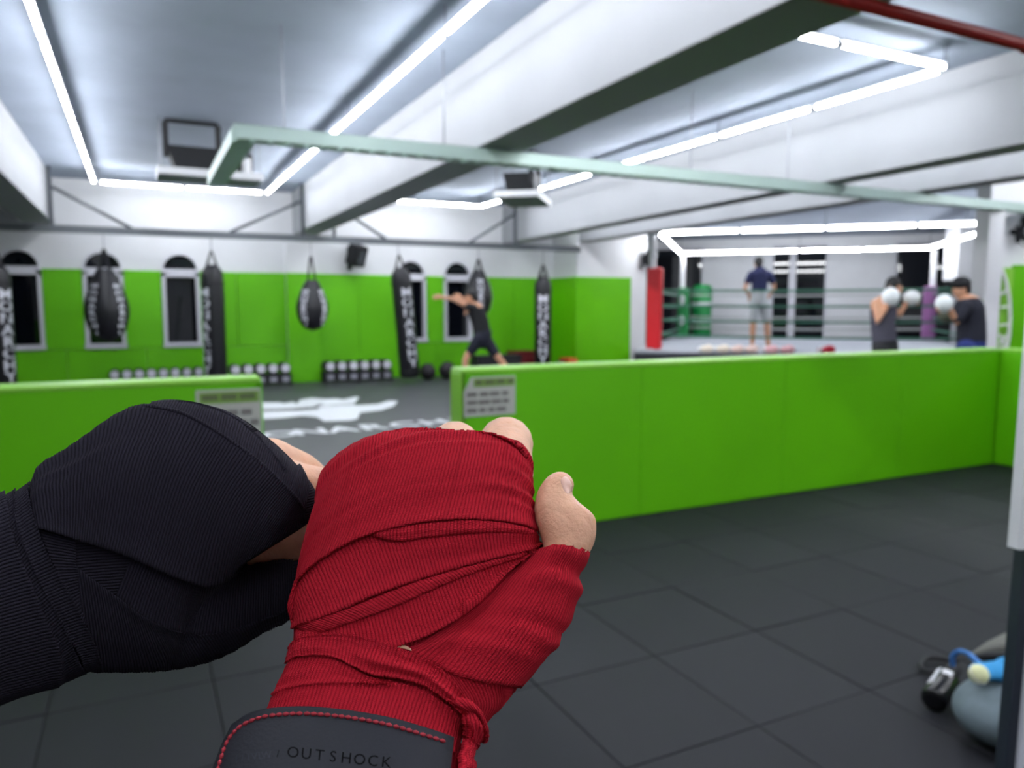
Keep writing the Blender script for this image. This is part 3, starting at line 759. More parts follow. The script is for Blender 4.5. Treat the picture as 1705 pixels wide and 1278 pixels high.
figure('person', 'dark haired person in grey top and white gloves guarding, left of the sparring pair', base3, segs, A(1489, 477), {
    'top': (mat('grey_top', srgb(72, 70, 84), .8), [[(A(1473, 572), .15), (A(1470, 540), .145), (A(1471, 516), .16)], [(A(1477, 505), .08), (A(1474, 509), .1)]]),
    'shorts': (BLK, [[(A(1473, 572), .155), (A(1474, 586), .155)], [(A(1467, 585, -.08), .11), (A(1464, 620, -.09), .1)], [(A(1480, 585, .08), .11), (A(1486, 620, .09), .1)]])},
    gloves=[(A(1483, 494, -.22), (.11, .1, .12), GW, 'boxing_glove'), (A(1518, 496, .08), (.11, .1, .1), GW, 'boxing_glove')], face_dir=RT)
D4 = 9.1
def A(x, y, dd=0): return px3(x, y, D4 + dd)
f4 = A(1612, 600); base4 = (f4.x, f4.y, 0)
l1, l2 = foot(1592, -.12, D4), foot(1630, .15, D4)
segs = [[(A(1617, 575), .15), (A(1617, 545), .14), (A(1613, 512), .16)], [(A(1608, 498), .06), (A(1602, 488), .052)],
        [(A(1603, 511, -.16), .062), (A(1592, 536, -.2), .048), (A(1581, 514, -.22), .036)], [(A(1622, 511, .15), .062), (A(1604, 535, .16), .048), (A(1585, 524, .1), .036)],
        [(A(1608, 582, -.09), .09), (A(1596, 640, -.1), .062), (l1, .042)], [(A(1624, 582, .09), .09), (A(1630, 640, .1), .062), (l2, .042)],
        [(l1, .045), (l1 - RT * .16 - Vector((0, 0, .035)), .035)], [(l2, .045), (l2 - RT * .16 - Vector((0, 0, .035)), .035)]]
segs += hand_chain(A(1581, 514, -.22), -RT, .034) + hand_chain(A(1585, 524, .1), -RT, .034)
p4 = figure('person', 'person in dark navy shirt, cap and pale gloves facing left beside the white pillar', base4, segs, A(1600, 480), {
    'shirt': (mat('midnight_shirt', srgb(24, 26, 42), .8), [[(A(1617, 566), .165), (A(1617, 540), .16), (A(1613, 515), .175)], [(A(1604, 511, -.14), .09), (A(1594, 530, -.19), .07)], [(A(1620, 511, .13), .09), (A(1609, 528, .15), .07)]]),
    'shorts': (mat('blue_shorts', srgb(26, 44, 110), .8), [[(A(1617, 566), .16), (A(1617, 584), .16)], [(A(1608, 582, -.09), .115), (A(1600, 622, -.1), .1)], [(A(1624, 582, .09), .115), (A(1628, 622, .1), .1)]])},
    gloves=[(A(1572, 505, -.22), (.1, .1, .11), GW, 'boxing_glove'), (A(1577, 524, .1), (.1, .1, .1), mat('olive_glove', srgb(96, 100, 84), .5), 'boxing_glove')], face_dir=-RT)
hc = A(1600, 480) - Vector(base4)
cp = MB().ell(hc + Vector((0, 0, .06)), (.108, .108, .09), 16, 10); cp.ell(hc - RT * .12 + Vector((0, 0, .055)), (.12, .09, .015), 14, 8)
link_mesh('cap', remesh(cp, .014, 2), mat('black_cap', srgb(17, 17, 24), .7), p4)

# gloves lying on the ring edge
def glove_pair(px, py, d, col, label, n=2, s=1.0):
    for k in range(n):
        c = px3(px + (k - (n - 1) / 2) * 27 * s, py, d); c.z = .55
        o = thing('boxing_glove', ('left ' if k == 0 else 'right ') + label if n > 1 else label, 'glove', c, .3 * k)
        g = MB().ell((0, 0, .085), (.1 * s, .11 * s, .085), 16, 10); g.tube([(0, .05, .075), (0, .2, .07)], [.07, .062], 14, True)
        link_mesh('glove_body', remesh(g, .012, 3), col, o)
        MB().tube([(.07 * s, -.03, .09), (.085 * s, .04, .1), (.07, .09, .09)], [.03, .035, .03], 10, True).build('thumb', col, o, True)
        MB().lathe([(.064, 0), (.068, .02), (.068, .06), (.062, .08)], n=16).xf(Matrix.Translation((0, .2, .07)) @ Matrix.Rotation(math.pi / 2, 4, 'X')).build('cuff', PURE, o, True)
glove_pair(1192, 590, 14.1, mat('cream_glove', srgb(250, 236, 220), .5), 'cream glove of the pair on the ring edge nearest the red corner')
glove_pair(1242, 589, 14.0, mat('blush_glove', srgb(246, 216, 206), .5), 'blush glove of the middle pair on the ring edge', 2, .9)
glove_pair(1300, 588, 13.9, mat('pink_glove', srgb(246, 190, 196), .5), 'pink glove of the pair below the navy shirted person')
glove_pair(1381, 587, 13.8, mat('red_glove', srgb(205, 26, 54), .5), 'single red glove on the ring edge below the white wall panel', 1)

# green pads hanging behind the far ring corner
gb = onplane(1167, 570, 22.85); o = thing('standing_bag', 'green freestanding punch bag behind the green ring corner', 'punch bag', (gb.x, gb.y, 0))
MB().lathe([(.3, 0), (.34, .04), (.34, .3), (.2, .4)], n=20).build('base', BLACKM, o, True)
MB().lathe([(.05, .4), (.27, .42), (.29, .5), (.29, 1.95), (.24, 2.05), (.05, 2.08)], n=20).build('padded_column', padm['green'], o, True)
for zz in (.95, 1.45): MB().lathe([(.292, zz), (.296, zz + .01), (.296, zz + .1), (.292, zz + .11)], n=20).build('white_band', TURN, o, True)

# white mark on the padded wall at right: curved crest outline with bars
mk = thing('wall_emblem', 'white curved emblem with bars on the pale green pad at right', 'wall marking', px3(1675, 512, 10.08))
def mkp(x, y): return px3(x, y, 10.08) - px3(1675, 512, 10.08)
MKM = mat('white_mark', srgb(228, 230, 226), .5)
MB().tube([mkp(x, y) for x, y in [(1668, 447), (1676, 470), (1681, 500), (1682, 530), (1680, 560), (1676, 580)]], .022, 8).build('curved_bar', MKM, mk)
for pts in [[(1666, 511), (1681, 510)], [(1665, 541), (1681, 540)], [(1664, 556), (1674, 574)], [(1665, 572), (1676, 558)], [(1663, 578), (1678, 578)], [(1667, 490), (1680, 480)]]:
    MB().tube([mkp(*q) for q in pts], .018, 6).build('bar', MKM, mk)
# ------------------------------------------------------------------ the two wrapped hands in the foreground
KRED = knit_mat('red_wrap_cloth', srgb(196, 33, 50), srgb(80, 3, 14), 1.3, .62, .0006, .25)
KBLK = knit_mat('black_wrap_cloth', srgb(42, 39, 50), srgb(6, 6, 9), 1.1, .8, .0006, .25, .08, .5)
def knit_body(name, src):
    m = src.copy(); m.name = name; return m
HSKIN = mat('hand_skin', srgb(222, 170, 140), .5, spec=.35, noise_amt=.09, noise_scale=90, bump=.22, bump_scale=700, sss=.2)
NAIL = mat('thumb_nail', srgb(226, 178, 160), .28, spec=.6)
STRAP = mat('strap_rubber', srgb(33, 34, 42), .65, spec=.3, bump=.1, bump_scale=900)
STRAPT = mat('strap_print', srgb(9, 9, 12), .9, spec=.1)
STITCH = mat('red_thread', srgb(160, 34, 50), .7)

def Z1(p): return (340 + p[0] / 2.003, 640 + p[1] / 2.003)
def Z2(p): return (p[0] / 2.282, 640 + p[1] / 2.282)

def loft(mb, secs, Z, n=40, rings=36, inset=0.0, hscale=1.0):
    """secs: (Lx,Ly,Rx,Ry, depth, tilt, dorsal height, palm height, exponent)"""
    P = [list(s) + ([s[8]] if len(s) < 10 else []) for s in secs]; E = [[2 * a - b for a, b in zip(P[0], P[1])]] + P + [[2 * a - b for a, b in zip(P[-1], P[-2])]]
    out = []
    for i in range(rings):
        t = i / (rings - 1) * (len(P) - 1); k = min(int(t), len(P) - 2); t -= k
        a, b, c, d = E[k:k + 4]
        q = [.5 * (2 * b_ + (c_ - a_) * t + (2 * a_ - 5 * b_ + 4 * c_ - d_) * t * t + (3 * b_ - a_ - 3 * c_ + d_) * t ** 3) for a_, b_, c_, d_ in zip(a, b, c, d)]
        L = px3(*Z((q[0], q[1])), q[4]); R = px3(*Z((q[2], q[3])), q[4]); c = (L + R) / 2; w = (R - L) / 2
        wl = w.length; w = w * ((wl - inset) / wl)
        A0 = w.cross(FW).normalized(); ph = math.radians(q[5]); N = A0 * math.sin(ph) - FW * math.cos(ph)
        ring = []
        for j in range(n):
            an = 2 * math.pi * j / n; x = math.cos(an); y = math.sin(an); e = 2 / q[8]
            e = 2 / (q[9] if x < 0 else q[8]); x = math.copysign(abs(x) ** e, x); y = math.copysign(abs(y) ** e, y)
            ring.append(c - w * x + N * (y * (q[6] if y > 0 else q[7]) * hscale - 0))
        out.append(ring)
    mb.rings(out); return mb

def uniform(g, n):
    E = [g[0] * 2 - g[1]] + g + [g[-1] * 2 - g[-2]]; out = []
    for i in range(n):
        t = i / (n - 1) * (len(g) - 1); k = min(int(t), len(g) - 2); t -= k; a, b, c, d = E[k:k + 4]
        out.append(.5 * ((2 * b) + (c - a) * t + (2 * a - 5 * b + 4 * c - d) * t * t + (3 * b - a - 3 * c + d) * t ** 3))
    return out
def bvh_of(me): return BVHTree.FromPolygons([v.co.copy() for v in me.vertices], [tuple(p.vertices) for p in me.polygons])

def band(name, bvh, Z, guides, layer, m, parent, base, step=1.5, nv=14, curl=.0005, curl_sides=(1, 1), roll=0, ridges=(), wr=.00035, wf=(3, 14), serr=1.1, LS=.0007, thick=.0009, dflt=.3, seed=0, uvrot=False, taper=(.5, .5), uni=False):
    G = [[Vector((*Z(p), 0)) for p in g] for g in guides]
    ln = max(sum((b - a).length for a, b in zip(g, g[1:])) for g in G); nu = max(int(ln / step), 12)
    G = [(uniform(g, nu) if uni else catmull(g, nu)) for g in G]
    rows = []
    for i in range(nu):
        col = [g[i] for g in G]
        if len(col) == 2: cs = [col[0].lerp(col[1], j / nv) for j in range(nv + 1)]
        else: cs = catmull(col, nv + 1)
        rows.append(cs)
    verts = []; uvs = []; last = [dflt] * (nv + 1); ulen = 0; prev = None
    hits = []
    for i in range(nu):
        hr = []
        for j in range(nv + 1):
            p = rows[i][j]
            if serr and j in (0, nv):
                a = (rows[i][0] - rows[i][nv]); a.normalize()
                p = p + a * (serr * math.sin(2 * math.pi * i * step / 5.2) + .5 * math.sin(i * .37 + seed)) * (1 if j == 0 else -1)
            d = ray(p.x, p.y); dn = d.normalized()
            loc, nor, idx, dist = bvh.ray_cast(CAM, dn)
            if loc is None or (hr and False):
                near = CAM + d * last[j]
                loc, nor, idx, dist = bvh.find_nearest(near)
            else: last[j] = (loc - CAM).dot(FW)
            if nor.dot(dn) > .15: nor = -nor
            hr.append((loc, nor))
        hits.append(hr)
    # smooth the normals a little
    for i in range(nu):
        row = []; vs = [0]
        for j in range(1, nv + 1): vs.append(vs[-1] + (hits[i][j][0] - hits[i][j - 1][0]).length)
        mid = hits[i][nv // 2][0]
        if prev is not None: ulen += (mid - prev).length
        prev = mid
        for j in range(nv + 1):
            v = j / nv; u = i / (nu - 1); loc, nor = hits[i][j]
            h = layer * LS + .0004
            if curl:
                if curl_sides[0]: h += curl * math.exp(-((v) / .1) ** 2)
                if curl_sides[1]: h += curl * math.exp(-((1 - v) / .1) ** 2)
            if roll: h += roll * math.sqrt(max(0, 1 - (2 * v - 1) ** 2))
            for (v0, w, a, u0, u1) in ridges:
                f = max(0, min(1, (u - u0) / .15)) * max(0, min(1, (u1 - u) / .15)); h += a * f * math.exp(-((v - v0 - .05 * math.sin(u * 4 + seed)) / w) ** 2)
            if wr: h += wr * (noise.noise(Vector((u * wf[0] + seed * 3.1, v * wf[1] * .5, seed))) + .5 * noise.noise(Vector((u * wf[0] * 2, v * wf[1], seed + 5))))
            h *= 1 - taper[0] * max(0, 1 - u / .07) ** 1.5 - taper[1] * max(0, 1 - (1 - u) / .07) ** 1.5
            h = max(h, .0002)
            row.append((loc + nor * h, (ulen * 1000, vs[j] * 1000), loc + nor * max(h - thick, .00005)))
        verts.append(row)
    me = bpy.data.meshes.new(name); V = []; F = []; UVv = []
    w = nv + 3
    for row in verts:
        V.append(row[0][2]); UVv.append(row[0][1])
        for a in row: V.append(a[0]); UVv.append(a[1])
        V.append(row[-1][2]); UVv.append(row[-1][1])
    for i in range(nu - 1):
        for j in range(w - 1): F.append((i * w + j, i * w + j + 1, (i + 1) * w + j + 1, (i + 1) * w + j))
    # end skirts
    b0 = Vector(base)
    me.from_pydata([tuple(q - b0) for q in V], [], F); me.update()
    uvl = me.uv_layers.new(name='UVMap')
    for lp in me.loops:
        u_, v_ = UVv[lp.vertex_index]; uvl.data[lp.index].uv = (v_, u_) if uvrot else (u_, v_)
    bm = bmesh.new(); bm.from_mesh(me)
    # faces should look outward (towards the camera side)
    f0 = bm.faces[:]; tot = sum((f.normal.dot(CAM - b0 - f.calc_center_median())) for f in f0)
    if tot < 0: bmesh.ops.reverse_faces(bm, faces=f0)
    bm.to_mesh(me); bm.free()
    me.polygons.foreach_set('use_smooth', [True] * len(me.polygons)); me.materials.append(m)
    ob = bpy.data.objects.new(name, me); COL.objects.link(ob); ob.parent = parent
    return ob
def body_uv(me, Z, base, rot=False):
    """project metric UVs so the wrap base carries the same knit"""
    uvl = me.uv_layers.new(name='UVMap')
    for lp in me.loops:
        q = me.vertices[lp.vertex_index].co; p = Vector((q.dot(RT), q.dot(UP), 0)) * 1000
        uvl.data[lp.index].uv = (p.y, p.x) if rot else (p.x, p.y)

# ---- red hand
base = px3(600, 1330, .255); red = thing('person', 'fist wrapped in red cloth with black wrist strap, reaching up in the foreground', 'person', base)
secs_palm = [(60, 1420, 850, 1450, .240, 25, .020, .024, 2.3), (212, 1095, 860, 1160, .266, 27, .018, .022, 2.3), (284, 930, 930, 1010, .279, 29, .018, .022, 2.4),
    (301, 840, 985, 890, .287, 31, .020, .024, 2.4), (299, 740, 1040, 780, .295, 33, .023, .026, 2.4), (310, 650, 1080, 660, .302, 35, .024, .028, 2.4),
    (330, 560, 1108, 545, .308, 37, .025, .028, 2.4, 2.5), (356, 460, 1086, 475, .314, 39, .0255, .028, 2.3, 2.6), (388, 372, 1074, 395, .321, 42, .0255, .028, 2.2, 2.8),
    (426, 322, 1074, 345, .327, 46, .0250, .028, 2.1, 3.0), (460, 306, 1080, 320, .332, 50, .0245, .028, 2.1, 3.2)]
secs_thumb = [(620, 1060, 905, 1160, .268, 25, .012, .015, 2.1), (700, 960, 1030, 1030, .276, 25, .015, .016, 2.1), (800, 860, 1155, 875, .284, 25, .016, .017, 2.1),
    (890, 770, 1214, 780, .290, 25, .016, .016, 2.1), (980, 690, 1238, 700, .294, 25, .015, .015, 2.1), (1060, 615, 1246, 645, .297, 25, .0135, .014, 2.1), (1130, 552, 1284, 562, .300, 25, .0125, .013, 2.1)]
wm = MB(); loft(wm, secs_palm, Z1); loft(wm, secs_thumb, Z1, 28, 24)
red_me = remesh(wm, .0017, 10, .5)
red_bvh = bvh_of(red_me)
# skin: palm core, five fingers, thumb, as one body
sm = MB(); loft(sm, secs_palm, Z1, 28, 30, inset=.006, hscale=.72)
def P1(x, y, d): return px3(*Z1((x, y)), d)
def finger(mb, pts, rr, n=14): mb.tube(catmull([p for p in pts], 14), [rr[0] + (rr[1] - rr[0]) * i / 13 + .0006 * math.sin(i * 1.5) for i in range(14)], n, True)
finger(sm, [P1(985, 330, .325), P1(1004, 225, .347), P1(1006, 196, .366), P1(1004, 240, .385), P1(996, 330, .388), P1(985, 400, .37)], (.0140, .0105))
finger(sm, [P1(840, 330, .328), P1(838, 235, .350), P1(836, 204, .372), P1(836, 240, .392), P1(845, 330, .395), P1(845, 400, .375)], (.0132, .0100))
finger(sm, [P1(710, 340, .328), P1(704, 262, .350), P1(700, 240, .372), P1(705, 270, .390), P1(715, 350, .392), P1(725, 410, .372)], (.0112, .0088))
finger(sm, [P1(590, 360, .326), P1(556, 298, .343), P1(540, 275, .358), P1(560, 310, .374), P1(590, 370, .376), P1(610, 420, .36)], (.0105, .0078))
# thumb: metacarpal head, knuckle, tip with the nail turned to the right
secs_tip = [(1070, 640, 1240, 660, .297, 15, .0105, .011, 2.1), (1128, 552, 1286, 560, .299, 15, .0110, .011, 2.1), (1122, 510, 1302, 525, .301, 18, .0112, .011, 2.1), (1108, 465, 1308, 480, .303, 20, .0112, .011, 2.1),
    (1100, 420, 1300, 440, .306, 22, .0108, .011, 2.1), (1104, 385, 1254, 402, .309, 24, .0095, .0105, 2.1), (1112, 355, 1226, 368, .311, 24, .0085, .010, 2.1), (1128, 328, 1234, 340, .313, 24, .0078, .009, 2.1), (1148, 306, 1226, 314, .315, 24, .0062, .007, 2.0), (1172, 294, 1208, 298, .316, 24, .003, .004, 2.0)]
loft(sm, secs_tip, Z1, 24, 40)
hand_me = remesh(sm, .0011, 5, .5)
def crease(me, Z, lines, depth, width):
    P = [catmull([Vector((*Z(q), 0)) for q in l], 30) for l in lines]
    for v in me.vertices:
        d = v.co - CAM; z = d.dot(FW); x = CX + FPX * d.dot(RT) / z; y = CY - FPX * d.dot(UP) / z
        if v.normal.dot(d) > 0: continue
        for l in P:
            if not (l[0].x - 60 < x < l[-1].x + 60 or l[-1].x - 60 < x < l[0].x + 60): continue
            k = min(range(30), key=lambda i: (l[i].x - x) ** 2 + (l[i].y - y) ** 2); q = (l[k].x - x) ** 2 + (l[k].y - y) ** 2
            if q < 9 * width * width: v.co = v.co - v.normal * depth * math.exp(-q / width ** 2) * math.sin(math.pi * (k + 2) / 33)
crease(hand_me, Z1, [[(1300, 500), (1285, 465), (1262, 440), (1232, 424)], [(1230, 470), (1190, 425), (1150, 415)], [(1108, 440), (1130, 415), (1160, 398)], [(1145, 345), (1165, 330), (1185, 326)], [(1150, 352), (1172, 340), (1190, 338)], [(1290, 470), (1268, 430), (1240, 408)],
    [(980, 130), (1010, 126), (1040, 132)], [(1000, 140), (1030, 138), (1060, 150)]], .00045, 2.2)
hand_bvh = bvh_of(hand_me)
link_mesh('hand', hand_me.copy(), HSKIN, red, base)
body_uv(red_me, Z1, base)
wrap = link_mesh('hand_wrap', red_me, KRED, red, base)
wrap['label'] = 'red cloth hand wrap'
def RBAND(g, layer, **k):
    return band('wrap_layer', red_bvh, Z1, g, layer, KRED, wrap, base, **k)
E1 = [(309, 795), (314, 738), (328, 690), (348, 650), (400, 602), (480, 547), (560, 511), (650, 486), (740, 469), (850, 460), (920, 461), (1000, 469), (1060, 483), (1106, 500)]
E2 = [(302, 815), (390, 787), (480, 751), (560, 715), (650, 681), (740, 650), (830, 621), (930, 591), (1030, 561), (1090, 546), (1126, 540)]
E3 = [(310, 905), (450, 905), (560, 893), (640, 878), (700, 858), (760, 832), (820, 797), (870, 762), (920, 717), (970, 662), (1020, 606), (1080, 565), (1132, 536)]
# lower right cloth, thumb mound, palm strips, knuckle strip, then the wrist turns
RBAND([[(640, 890), (760, 920), (830, 955), (900, 972), (1046, 990)], [(780, 1010), (850, 1040), (900, 1060), (960, 1068), (1022, 1056)], [(850, 1130), (870, 1150), (890, 1163), (905, 1166), (925, 1156)]], .3, seed=1)
RBAND([[(1056, 600), (1100, 560), (1150, 539), (1200, 527), (1250, 531), (1290, 548)], [(960, 672), (1050, 640), (1130, 620), (1200, 622), (1252, 646)], [(840, 780), (960, 740), (1060, 728), (1150, 738), (1222, 766)], [(700, 870), (830, 850), (950, 850), (1060, 858), (1162, 880)], [(640, 882), (760, 931), (830, 968), (900, 986), (980, 996), (1046, 1001)]],
      1.6, nv=30, seed=2, curl_sides=(1, 1), wr=.0009, wf=(1.5, 9), taper=(.5, .15), ridges=[(.2, .03, -.0012, .5, 1.3), (.29, .05, .0020, .45, 1.4), (.5, .08, .0008, .3, 1.3), (.58, .03, -.0010, .6, 1.4), (.66, .05, .0010, .3, 1.3), (.8, .05, .0010, .1, 1.0)])
gp = band('bare_skin', red_bvh, Z1, [[(642, 876), (665, 870), (692, 884)], [(642, 880), (665, 882), (694, 891)]], 2.1, HSKIN, wrap, base, serr=0, wr=0, curl=0)
RBAND([[(310, 795), (480, 720), (650, 650), (830, 590), (1030, 545), (1118, 535)], E3], 2.2, nv=20, seed=3, curl=.0007, curl_sides=(0, 1), wr=.0006)
RBAND([[(845, 738), (920, 690), (980, 632), (1040, 588), (1122, 534)], [(848, 780), (905, 737), (962, 680), (1020, 614), (1080, 572), (1138, 536)]], 2.6, nv=12, roll=.0016, seed=4, serr=.6, uvrot=False)
RBAND([[(310, 812), (480, 752), (650, 684), (830, 624), (1020, 566), (1090, 548)], [(380, 838), (480, 802), (650, 737), (830, 657), (1020, 582), (1090, 560)]], 2.9, nv=8, roll=.0009, seed=5)
RBAND([[(302, 735), (345, 620), (480, 515), (650, 455), (850, 430), (1000, 440), (1106, 492)], E2], 3.6, nv=18, seed=6, curl=.0006, curl_sides=(0, 1), wr=.0005, ridges=[(.5, .1, .0008, .4, 1.1)])
RBAND([[(560, 505), (650, 482), (740, 468), (880, 460), (1000, 470), (1090, 495)], [(556, 512), (650, 530), (740, 517), (880, 502), (1000, 498), (1092, 506)]], 4.3, nv=10, roll=.0013, seed=7, serr=0)
RBAND([[(392, 356), (432, 296), (486, 246), (562, 205), (650, 174), (740, 158), (800, 158), (930, 163), (996, 172), (1030, 194), (1056, 232), (1068, 285)], E1], 5.2, nv=60, serr=.7, seed=8, curl=.0008, curl_sides=(1, 1), wr=.0006, wf=(2, 9),
      ridges=[(.03, .02, .0008, -1, 2), (.10, .02, -.0006, .1, 2), (.15, .022, .0012, .15, 2), (.2, .02, -.0004, .2, 2), (.24, .02, .0006, .2, 2), (.62, .04, -.0005, .0, .8), (.3, .04, .0010, .75, 2), (.45, .05, .0011, .78, 2), (.66, .05, .0014, .72, 2), (.82, .05, .0009, .75, 2)])
RBAND([[(224, 1050), (330, 1005), (480, 993), (640, 997), (760, 1039), (830, 1086), (852, 1125)], [(172, 1150), (300, 1130), (480, 1140), (640, 1170), (760, 1205), (830, 1230)]], 1.5, seed=9, nv=16)
RBAND([[(282, 940), (340, 909), (430, 912), (490, 948), (560, 984), (650, 1000)], [(226, 1046), (330, 1014), (480, 1004), (560, 1006), (650, 1012)]], 2.2, seed=10, nv=14, wr=.0006)
RBAND([[(290, 885), (340, 849), (420, 839), (500, 842), (580, 858), (640, 879), (700, 903), (760, 936), (820, 981), (865, 1035), (896, 1090)], [(280, 935), (340, 916), (430, 916), (500, 950), (560, 978), (640, 990), (720, 1010), (790, 1042), (845, 1085), (880, 1125)]], 3.6, seed=11, nv=18, curl=.0007, wr=.0006,
      ridges=[(.6, .16, .0022, .3, 2)])
# wrist strap with stitching and print
fm = MB(); loft(fm, [(-70, 1480, 860, 1500, .236, 25, .024, .02, 2.4), (18, 1330, 842, 1360, .243, 26, .023, .02, 2.4), (66, 1205, 838, 1240, .252, 27, .0222, .02, 2.4), (104, 1110, 838, 1150, .260, 27, .0215, .02, 2.4), (150, 1040, 838, 1090, .265, 27, .021, .02, 2.4)], Z1, 64, 50)
strap_form = bvh_of(remesh(fm, .002, 4))
strap = band('wrist_strap', strap_form, Z1, [[(100, 1137), (160, 1099), (240, 1082), (350, 1078), (480, 1090), (620, 1115), (740, 1150), (824, 1178)], [(62, 1215), (150, 1195), (240, 1188), (350, 1188), (480, 1199), (620, 1222), (740, 1252), (814, 1274)],
    [(20, 1340), (100, 1315), (240, 1305), (350, 1305), (480, 1314), (620, 1334), (740, 1356), (804, 1376)], [(-10, 1430), (100, 1400), (240, 1395), (350, 1395), (480, 1400), (620, 1415), (740, 1430), (800, 1440)]],
    1.0, STRAP, red, base, taper=(0, 0), nv=40, serr=0, wr=0, curl=0, thick=.0022)
strap['label'] = 'black rubber wrist strap with red stitching'
strap_bvh = BVHTree.FromPolygons([v.co + base for v in strap.data.vertices], [tuple(p.vertices) for p in strap.data.polygons])
def on_strap(p, h):
    d = ray(*p).normalized(); loc, nor, i, s = strap_bvh.ray_cast(CAM, d)
    if loc is None: return None
    if nor.dot(d) > 0: nor = -nor
    return loc + nor * h
line = catmull([Vector((*Z1(p), 0)) for p in [(40, 1310), (56, 1250), (78, 1190), (118, 1143), (180, 1113), (250, 1101), (350, 1098), (480, 1110), (620, 1136), (740, 1171), (812, 1194)]], 400)
tot = sum((b - a).length for a, b in zip(line, line[1:])); ns = int(tot / 11.5)
for k in range(ns):
    i = int(k / ns * 399); j = min(i + int(.42 / ns * 399) + 1, 399)
    a = on_strap(line[i].xy, .0002); b = on_strap(line[j].xy, .0002)
    if a is None or b is None: continue
    MB().tube([a - base, a.lerp(b, .5) + (CAM - a).normalized() * .0003 - base, b - base], [.0005, .0007, .0005], 8, True).build('stitch', STITCH, strap, True)
def strap_text(s, x0, y0, x1, y1, size, m, name):
    n = len(s); d = Vector((x1 - x0, y1 - y0, 0)); u = d.normalized(); w = Vector((u.y, -u.x, 0))
    for i, ch in enumerate(s):
        c = Vector((x0, y0, 0)) + d * (i / max(n - 1, 1)); vs, fs = text_geo(ch, 1, 0, 0); out = []; ok = True
        for v in vs:
            p = c + u * v.x * size + w * v.y * size; q = on_strap((p.x, p.y), .00012)
            if q is None: ok = False; break
            out.append(q - base)
        if ok and out: MB().add(out, fs).build(name, m, strap)
strap_text('OUTSHOCK', 488, 1253, 643, 1269.5, 26, STRAPT, 'letter')
worn = mat('worn_print', srgb(52, 54, 64), .7, spec=.2)
strap_text('//IVLW', 394, 1263, 444, 1257, 17, worn, 'worn_mark'); strap_text('/', 463, 1255, 464, 1255, 17, STRAPT, 'letter')
# cloth tail twisting down past the strap end
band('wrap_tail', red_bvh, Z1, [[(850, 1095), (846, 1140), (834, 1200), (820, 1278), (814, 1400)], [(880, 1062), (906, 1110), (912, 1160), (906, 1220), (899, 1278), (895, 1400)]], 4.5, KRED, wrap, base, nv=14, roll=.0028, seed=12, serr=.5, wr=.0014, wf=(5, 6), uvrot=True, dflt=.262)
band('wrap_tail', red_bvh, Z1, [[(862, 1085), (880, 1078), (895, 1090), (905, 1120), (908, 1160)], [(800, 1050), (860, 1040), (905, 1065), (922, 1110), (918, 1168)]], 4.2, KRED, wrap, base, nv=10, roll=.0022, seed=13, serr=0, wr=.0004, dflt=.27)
# nail
rows = []; ux, uy = .40, .916; K = 20
for i in range(7):
    rr = i / 6; ring = []
    for j in range(K):
        t = 2 * math.pi * j / K; ca, sa = math.cos(t), math.sin(t)
        ca = math.copysign(abs(ca) ** .75, ca); sa = math.copysign(abs(sa) ** .75, sa)
        x = 1209 + rr * (33 * ca * ux + 18 * sa * uy); y = 335 + rr * (33 * ca * uy - 18 * sa * ux)
        d = ray(*Z1((x, y))).normalized(); loc, nor, k, q = hand_bvh.ray_cast(CAM, d)
        if loc is None: loc, nor, k, q = hand_bvh.find_nearest(px3(*Z1((x, y)), .313))
        ring.append(loc + nor * (.00035 - .0006 * rr ** 6) - base)
    rows.append(ring)
V = [q for r in rows for q in r]
MB().add(V, [(i * K + j, i * K + (j + 1) % K, (i + 1) * K + (j + 1) % K, (i + 1) * K + j) for i in range(6) for j in range(K)]).build('thumb_nail', NAIL, red, True)

# ---- black hand
baseb = px3(-90, 1010, .27); blk = thing('person', 'fist wrapped in black cloth reaching in from the left edge of the foreground', 'person', baseb)
sb = [(-330, 520, -270, 1330, .262, 15, .026, .028, 2.3), (2, 425, 2, 1212, .280, 15, .027, .028, 2.3), (134, 378, 205, 1132, .289, 15, .028, .028, 2.3), (264, 272, 345, 1074, .297, 15, .030, .028, 2.3),
      (404, 164, 484, 1068, .304, 17, .031, .028, 2.3), (544, 92, 640, 1040, .311, 20, .033, .028, 2.3), (694, 72, 730, 860, .318, 24, .034, .028, 2.3), (855, 106, 850, 716, .325, 28, .033, .028, 2.3),
      (985, 192, 930, 648, .332, 32, .031, .028, 2.3), (1050, 252, 1000, 592, .338, 36, .029, .026, 2.3), (1105, 305, 1072, 540, .345, 42, .026, .024, 2.2), (1122, 335, 1108, 515, .349, 46, .022, .022, 2.2)]
ct = [(440, 690, 470, 1066, .303, 15, .014, .016, 2.1), (600, 720, 640, 1066, .309, 15, .015, .016, 2.1), (760, 725, 770, 1040, .316, 15, .015, .016, 2.1), (880, 700, 890, 988, .322, 15, .014, .016, 2.1), (1000, 688, 1010, 920, .330, 15, .0125, .014, 2.1),
      (1120, 668, 1120, 868, .339, 15, .011, .012, 2.1), (1260, 650, 1260, 820, .350, 15, .010, .011, 2.1)]
wm = MB(); loft(wm, sb, Z2); loft(wm, ct, Z2, 28, 24)
blk_me = remesh(wm, .0018, 10, .5); blk_bvh = bvh_of(blk_me)
sm = MB(); loft(sm, sb, Z2, 28, 30, inset=.008, hscale=.7); loft(sm, ct[:-1], Z2, 24, 20, inset=.006, hscale=.7)
def P2(x, y, d): return px3(*Z2((x, y)), d)
finger(sm, [P2(1040, 400, .343), P2(1130, 385, .358), P2(1230, 408, .374), P2(1330, 440, .386), P2(1400, 520, .385), P2(1380, 580, .375)], (.0125, .0085))
